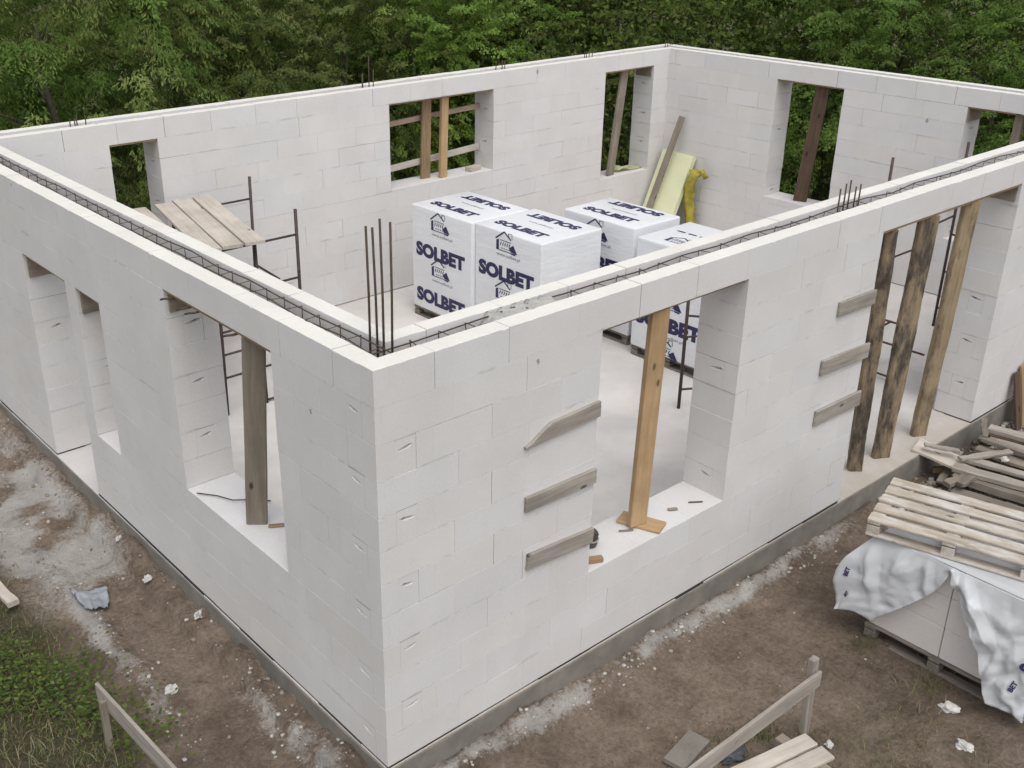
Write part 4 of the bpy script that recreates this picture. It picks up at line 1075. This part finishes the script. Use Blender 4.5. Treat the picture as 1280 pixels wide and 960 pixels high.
# by the doorway: sloping plank, mortar trough, old timbers
board('sloping_plank', 'short wide plank sloping from the doorway sill down to the rubble', 'plank', (6.93, .10, .012), (7.06, -.47, -.10), .30, .03, M_PALE, seg=6, wav=.003)
pile = [((6.84, -.36, -.03), (7.18, -1.75, -.04), .13, .05, M_GREYBOARD, 'long pale grey board on the near edge of the old board pile'),
        ((6.80, -.40, -.10), (7.10, -1.75, -.12), .16, .08, M_PALLETD, 'dark timber under the pale board on the near edge of the old board pile'),
        ((6.60, -.50, -.19), (6.86, -1.70, -.20), .15, .10, M_PALLETD, 'dark low beam lying on the earth in front of the old board pile'),
        ((7.06, -.50, -.13), (7.36, -1.70, -.14), .13, .05, M_PALLETD, 'second board of the old board pile, lying lower than the pale one'),
        ((7.26, -.38, -.10), (7.52, -1.70, -.12), .12, .05, M_GREYPROP, 'third brown grey board of the old board pile'),
        ((7.46, -.30, -.06), (7.70, -1.70, -.07), .14, .05, M_PALLETD, 'fourth dark grey board of the old board pile'),
        ((7.62, -.42, .01), (7.92, -1.70, .0), .10, .045, M_GREYBOARD, 'pale grey batten near the far edge of the old board pile'),
        ((7.86, -.22, .02), (8.12, -1.60, .02), .13, .05, M_GREYBOARD, 'pale weathered board on the far edge of the old board pile'),
        ((7.84, -.25, -.05), (8.08, -1.60, -.06), .15, .09, M_DARKPROP, 'dark beam under the weathered board on the far edge of the pile'),
        ((6.56, -.44, -.09), (6.80, -.52, -.07), .09, .05, M_GREYPROP, 'broken short timber stub behind the top pallet'),
        ((6.60, -.56, -.06), (6.82, -.58, -.04), .07, .04, M_PALLETD, 'splintered grey offcut beside the broken timber stub'),
        ((6.98, -.10, -.22), (7.16, -.40, -.13), .07, .05, M_FORM, 'thin reddish timber between the sloping plank and the board pile'),
        ((7.25, -.16, -.25), (7.60, -.30, -.22), .08, .03, M_GREYBOARD, 'short pale slat on the rubble near the doorway plinth'),
        ((8.05, -.14, -.25), (8.45, -.30, -.23), .09, .03, M_GREYPROP, 'short brown slat on the rubble near the leaning boards')]
for p0, p1, w_, h_, m_, lab in pile:
    board('old_board', lab, 'board', p0, p1, w_, h_, m_, seg=18, wav=.006, group='old boards by the doorway')
for k, (x, y_) in enumerate([(7.3, -.6), (7.4, -1.2), (7.0, -1.0)]):
    board('bearer', ['bearer under the middle of the old board pile', 'bearer under the right part of the old board pile', 'bearer under the near edge of the old board pile'][k], 'timber', (x-.4, y_, -.24), (x+.5, y_+.1, -.24), .10, .12, M_PALLETD, seg=6, wav=.004)
for p0, p1, w_, h_, m_, lab in [((7.10, -.36, -.03), (7.46, -1.72, -.05), .10, .04, M_GREYBOARD, 'pale narrow board lying between the second and third boards of the old pile'),
        ((7.36, -.52, -.02), (7.52, -1.72, -.03), .11, .035, M_GREYPROP, 'brown grey board in the middle of the old board pile, one layer up'),
        ((7.54, -.30, .03), (7.62, -1.6, .02), .08, .04, M_PALLETD, 'dark narrow batten on top of the fourth board of the old pile'),
        ((7.72, -.30, -.04), (7.98, -1.66, -.04), .10, .04, M_GREYPROP, 'brown board between the pale batten and the far edge of the old pile'),
        ((7.00, -.34, .0), (7.50, -.62, .025), .08, .03, M_GREYBOARD, 'short pale board lying askew over the left ends of the old pile')]:
    board('old_board', lab, 'board', p0, p1, w_, h_, m_, seg=18, wav=.006, group='old boards by the doorway')
for k, (x, y_, a_, L_, w_, m_, lab) in enumerate([(7.05, -.30, 2.2, .34, .07, M_GREYBOARD, 'short grey slat lying across the left end of the board pile'), (7.55, -.32, .5, .40, .06, M_PALLETD, 'dark slat poking out of the left end of the board pile'),
        (7.80, -.62, -1.2, .45, .05, M_GREYPROP, 'thin brown batten on top of the far part of the board pile'), (6.75, -.30, .2, .30, .08, M_GREYPROP, 'broken brown slat beside the sloping plank'),
        (7.95, -.12, .1, .36, .06, M_PALLETD, 'dark slat on the rubble under the doorway sill')]):
    z_ = -.20 if k > 2 else .055
    board('wood_scrap', lab, 'wood scrap', (x, y_, z_), (x+L_*math.cos(a_), y_+L_*math.sin(a_), z_+.03), w_, .025, m_, seg=8, wav=.005, group='timber scraps by the doorway')
lump('plaster_chunk', 'white lump lying on the old board pile by the doorway', 'plaster chunk', 7.30, -.66, .04, .03, .03, M_WHITE, 2.0, .3, .30)
for k, (x, lab, m_) in enumerate([(8.72, 'dark board leaning on the wall at the right edge, leftmost of three', M_DARKPROP), (8.86, 'brown board leaning on the wall at the right edge, middle of three', M_FORM), (9.0, 'brown board leaning on the wall at the right edge, rightmost of three', M_GREYPROP)]):
    board('leaning_board', lab, 'board', (x, -.20, -.30), (x+.02, -.035, .36+.05*k), .11, .03, m_, (0, -1, .2), 'boards leaning at the right edge')

# ------------------------------------------------------------------ trees
M_TRUNK = mat_wood('tree_bark', (.13, .105, .08), (.06, .05, .04), 1.0, False)
def crown_mesh(seed, H_, Rr, nclump, per, leaf, cols, droop, z_lo=.4, bright=1.0, asp=.42):
    q = np.random.default_rng(seed)
    # several overlapping lobes give an uneven outline with gaps
    nl = 15
    lz = z_lo+(H_-z_lo)*(.08+.84*q.random(nl)); rr = Rr*(1.05-.55*np.abs(lz/H_-.42))
    la = q.random(nl)*6.28; ld = rr*(.25+.6*q.random(nl))
    LC = np.stack([np.cos(la)*ld, np.sin(la)*ld, lz], -1); LR = Rr*(.30+.28*q.random(nl))
    pick = q.integers(0, nl, nclump)
    d = q.normal(size=(nclump, 3)); d /= np.linalg.norm(d, axis=1)[:, None]
    rad = LR[pick]*(.78+.34*q.random(nclump)**.7)
    P = LC[pick]+d*rad[:, None]*np.array([1, 1, .85]); P[:, 2] = np.maximum(P[:, 2], .15)
    out = P-np.array([0, 0, H_*.4]); out /= np.linalg.norm(out, axis=1)[:, None]
    out = out*.6+d*.6; out[:, 2] -= droop*.5; out /= np.linalg.norm(out, axis=1)[:, None]
    cl = np.array(cols)[q.integers(0, len(cols), nclump)]*(.8+.5*q.random((nclump, 1)))*bright*1.1
    # each clump: a spray of leaves along a drooping twig, fanned sideways
    t = q.random((nclump, per)); ln = (.22+.30*q.random((nclump, 1)))
    side = np.cross(out, np.array([0, 0, 1.0])); side /= (np.linalg.norm(side, axis=1)[:, None]+1e-6)
    sd = (q.random((nclump, per))-.5)*2
    pos = P[:, None]+out[:, None]*(t*ln)[..., None]+side[:, None]*(sd*ln*.42*(1-.5*t))[..., None]
    pos[..., 2] += -droop*(t*ln)**2*1.6-(np.abs(sd)*ln*.18)+.05*(q.random((nclump, per))-.5)
    ld_ = out[:, None]*(.15+.35*t)[..., None]+side[:, None]*(sd*.9)[..., None]+q.normal(size=(nclump, per, 3))*.42
    ld_[..., 2] -= droop*.5+.42; ld_ /= np.linalg.norm(ld_, axis=2)[..., None]
    up = np.array([0, 0, .75])+q.normal(size=(nclump, per, 3))*.33+d[:, None]*.9
    sv = np.cross(ld_, up); sv /= (np.linalg.norm(sv, axis=2)[..., None]+1e-6)
    L_ = leaf*(.7+.6*q.random((nclump, per)))[..., None]
    a0 = pos; a2 = pos+ld_*L_; mid = pos+ld_*L_*.45; nv = np.cross(sv, ld_)
    V = np.stack([a0, mid+sv*L_*asp*.5-nv*L_*.06, a2, mid-sv*L_*asp*.5-nv*L_*.06], 2).reshape(-1, 3)
    n_ = nclump*per; F = np.arange(n_*4).reshape(-1, 4)
    c = np.repeat(cl, per, 0)*(.82+.36*q.random((n_, 1)))
    return quick_mesh('crown', V, F, np.repeat(c, 4, 0), M_LEAF)
def trunk_mesh(seed, H_, r0):
    r = random.Random(seed); bm = bmesh.new(); pts = []; n = 7
    for i in range(n+1): pts.append((.12*math.sin(i*.9+seed)*i/n, .12*math.cos(i*1.1+seed)*i/n, H_*.62*i/n-.35*(i == 0)))
    add_tube(bm, pts, [r0*(1-.8*i/n) for i in range(n+1)], 8)
    for i in range(11):
        k = r.randint(1, n-1); a = r.uniform(0, 6.28); L_ = r.uniform(.6, 1.1); b0 = Vector(pts[k])
        p1 = b0+Vector((math.cos(a)*L_*.5, math.sin(a)*L_*.5, L_*.4)); p2 = b0+Vector((math.cos(a)*L_, math.sin(a)*L_, L_*.65))
        add_tube(bm, [b0, p1, p2], [r0*.25, r0*.15, r0*.06], 6)
    return bm_mesh(bm, 'trunk', True)
G_MID = [(.105, .165, .048), (.09, .15, .043), (.125, .185, .056)]
G_BRI = [(.12, .20, .055), (.105, .18, .05), (.135, .21, .065)]
G_DRK = [(.105, .142, .055), (.12, .15, .06), (.092, .132, .052)]
G_OLV = [(.135, .175, .06), (.12, .16, .055), (.165, .195, .08)]
KINDS = {
    'willow': (crown_mesh(21, 6.2, 2.3, 900, 76, .066, G_OLV+G_MID, .8, .3, 1.25, .27), 6.2),
    'bright': (crown_mesh(22, 5.6, 2.0, 860, 76, .058, G_BRI+G_MID[:1], .25, .3, 1.25), 5.6),
    'mid': (crown_mesh(23, 6.0, 2.1, 860, 76, .058, G_MID, .3, .3, 1.25), 6.0),
    'dark': (crown_mesh(24, 6.0, 2.1, 860, 76, .058, G_DRK, .3, .3, 1.3), 6.0),
    'broad': (crown_mesh(25, 5.6, 2.0, 820, 68, .062, G_DRK[:1]+G_MID+G_MID[1:2], .35, .3, 1.35, .5), 5.6)}
TR = {k: trunk_mesh(31+i, v[1], .10) for i, (k, v) in enumerate(KINDS.items())}
for t_ in TR.values(): t_.materials.append(M_TRUNK)
protos = {}
def tree(kind, x, y_, s, label):
    z = GZ(x, y_)
    Mx = Matrix.Translation((x, y_, z)) @ Matrix.Rotation(random.uniform(0, 6.28), 4, 'Z') @ Matrix.Diagonal((s*random.uniform(.92, 1.1), s*random.uniform(.92, 1.1), s, 1))
    if kind not in protos:
        root = bpy.data.objects.new('broadleaf_tree', None); C.objects.link(root); root.matrix_basis = Mx
        link('trunk', TR[kind], Mx, root); link('crown', KINDS[kind][0], Mx, root)
        protos[kind] = root
    else:
        p = protos[kind]; root = p.copy(); C.objects.link(root); root.matrix_basis = Mx
        for ch in p.children:
            c_ = ch.copy(); C.objects.link(c_); c_.parent = root
    tag(root, label, 'tree', 'trees standing behind the house shell')
    return root
WOOD = [
    ('willow', 2.4, 10.9, 1.0, 'drooping long leaved olive green tree at the left edge behind the rear wall'),
    ('willow', 4.2, 11.6, .92, 'drooping olive tree behind the small rear window, right of the leftmost one'),
    ('mid', 1.2, 13.6, 1.1, 'mid green tree in the upper left corner of the photo'),
    ('dark', 6.1, 12.3, .95, 'dark green tree right of the drooping olive trees'),
    ('mid', 5.2, 14.6, 1.15, 'mid green tree behind the dark one at the left'),
    ('dark', 7.9, 11.9, .9, 'dark tree behind the tall bar stub left of the wide rear window'),
    ('bright', 9.6, 12.1, .95, 'bright green bush tree behind the wide rear window'),
    ('mid', 8.6, 14.8, 1.15, 'mid green tree behind the tall bar stub, set back'),
    ('bright', 11.4, 12.3, .95, 'bright fresh green tree above the middle of the rear wall'),
    ('bright', 12.6, 14.4, 1.1, 'bright green tree set back above the middle of the rear wall'),
    ('dark', 13.2, 12.0, .95, 'dark brownish green tree left of the far corner of the shell'),
    ('dark', 15.2, 12.4, .98, 'dark tree just behind the far corner of the shell'),
    ('mid', 13.9, 13.4, 1.0, 'mid green tree peeping over the rear wall beside the far corner'),
    ('dark', 14.6, 14.9, 1.15, 'dark tree set back behind the far corner'),
    ('broad', 16.0, 10.2, .95, 'broad leaved tree right of the far corner of the shell'),
    ('dark', 17.4, 12.4, 1.1, 'dark tree set back right of the far corner'),
    ('broad', 16.2, 8.1, .95, 'broad leaved tree behind the left window of the right rear wall'),
    ('mid', 16.3, 6.1, .95, 'mid green tree above the middle of the right rear wall'),
    ('broad', 18.2, 9.4, 1.15, 'tall broad leaved tree set back behind the right rear wall'),
    ('broad', 16.4, 4.2, .95, 'broad leaved tree above the window at the right edge'),
    ('dark', 18.6, 6.2, 1.15, 'dark tree set back in the upper right'),
    ('mid', 16.5, 2.2, .95, 'mid green tree at the right edge behind the right rear wall'),
    ('broad', 18.8, 3.4, 1.15, 'broad leaved tree in the upper right corner'),
    ('dark', 16.6, .2, .95, 'dark tree past the right end of the right rear wall'),
    ('dark', -1.0, 12.0, 1.0, 'dark tree past the left end of the rear wall')]
for w in WOOD: tree(*w)
# woodland farther back, one mass
q = np.random.default_rng(5); n_ = 150000
ang = R_(4)+q.random(n_)*R_(100); dist = 18.5+5*q.random(n_)
P = np.stack([-3.1+np.cos(ang)*dist*1.12+2, -4.5+np.sin(ang)*dist, -.2+6.0*q.random(n_)**.9], -1)
lump_ = fbm(P[:, 0]*1.0, P[:, 1]+P[:, 2]*1.7, .9, 3); P += (lump_*2.0)[:, None]*np.array([.7, .7, .3])
d = q.normal(size=(n_, 3)); d[:, 2] -= .4; d /= np.linalg.norm(d, axis=1)[:, None]; s_ = np.cross(d, q.normal(size=(n_, 3))); s_ /= np.linalg.norm(s_, axis=1)[:, None]
L_ = (.075+.075*q.random((n_, 1)))
V = np.stack([P, P+d*L_*.5+s_*L_*.28, P+d*L_, P+d*L_*.5-s_*L_*.28], 1).reshape(-1, 3)
c = np.array(G_DRK+G_MID)[q.integers(0, 6, n_)]*(.95+.6*q.random((n_, 1)))*(1+lump_[:, None])
o = link('woodland', quick_mesh('woodland', V, np.arange(n_*4).reshape(-1, 4), np.repeat(c, 4, 0), M_LEAF)); tag(o, 'dense dark green woodland closing the view behind the trees', None, None, 'stuff')

# ------------------------------------------------------------------ light, sky, camera
w = bpy.data.worlds.new('World'); sc.world = w; w.use_nodes = True
n = w.node_tree.nodes; l = w.node_tree.links; bg = n['Background']
sky = n.new('ShaderNodeTexSky'); sky.sky_type = 'NISHITA'; sky.sun_disc = False
SE, SA = 62.0, 207.0     # sun height; compass direction it comes from, measured from +Y clockwise
sky.sun_elevation = R_(SE); sky.sun_rotation = R_(SA)
sky.air_density = 1.0; sky.dust_density = 2.5; sky.ozone_density = 1.0
hs = n.new('ShaderNodeHueSaturation'); hs.inputs['Saturation'].default_value = .22
l.new(sky.outputs[0], hs.inputs['Color']); l.new(hs.outputs[0], bg.inputs[0]); bg.inputs[1].default_value = .15
su = bpy.data.lights.new('sun', 'SUN'); su.energy = .7; su.angle = R_(40); su.color = (1, .965, .91)
so = bpy.data.objects.new('sun', su); C.objects.link(so)
dirv = Vector((math.sin(R_(SA))*math.cos(R_(SE)), math.cos(R_(SA))*math.cos(R_(SE)), math.sin(R_(SE))))
so.rotation_euler = dirv.to_track_quat('Z', 'Y').to_euler(); so.location = (0, -5, 15)

cam = bpy.data.cameras.new('camera'); co_ = bpy.data.objects.new('camera', cam); C.objects.link(co_)
F_PX, PX, PY = 1349.057, -62.33, 2.18
cam.sensor_fit = 'HORIZONTAL'; cam.sensor_width = 36; cam.lens = F_PX/1280*36
cam.shift_x = -PX/1280; cam.shift_y = PY/1280; cam.clip_end = 600; cam.clip_start = .05
fw = Vector((0.58482129, 0.6941796, -0.4196412)); rt = fw.cross(Vector((0, 0, 1))).normalized(); up_ = rt.cross(fw)
ro = R_(-0.035); r2_ = rt*math.cos(ro)+up_*math.sin(ro); u2_ = -rt*math.sin(ro)+up_*math.cos(ro)
Mc = Matrix.Identity(4)
for i in range(3): Mc[i][0], Mc[i][1], Mc[i][2] = r2_[i], u2_[i], -fw[i]
Mc.translation = (-3.12518155, -4.47497397, 5.30261934)
co_.matrix_basis = Mc; sc.camera = co_
vs = sc.view_settings; vs.view_transform = 'Standard'; vs.look = 'None'; vs.exposure = 0.53; vs.gamma = 1.0; vs.use_curve_mapping = False
sc.cycles.max_bounces = 6; sc.cycles.diffuse_bounces = 4
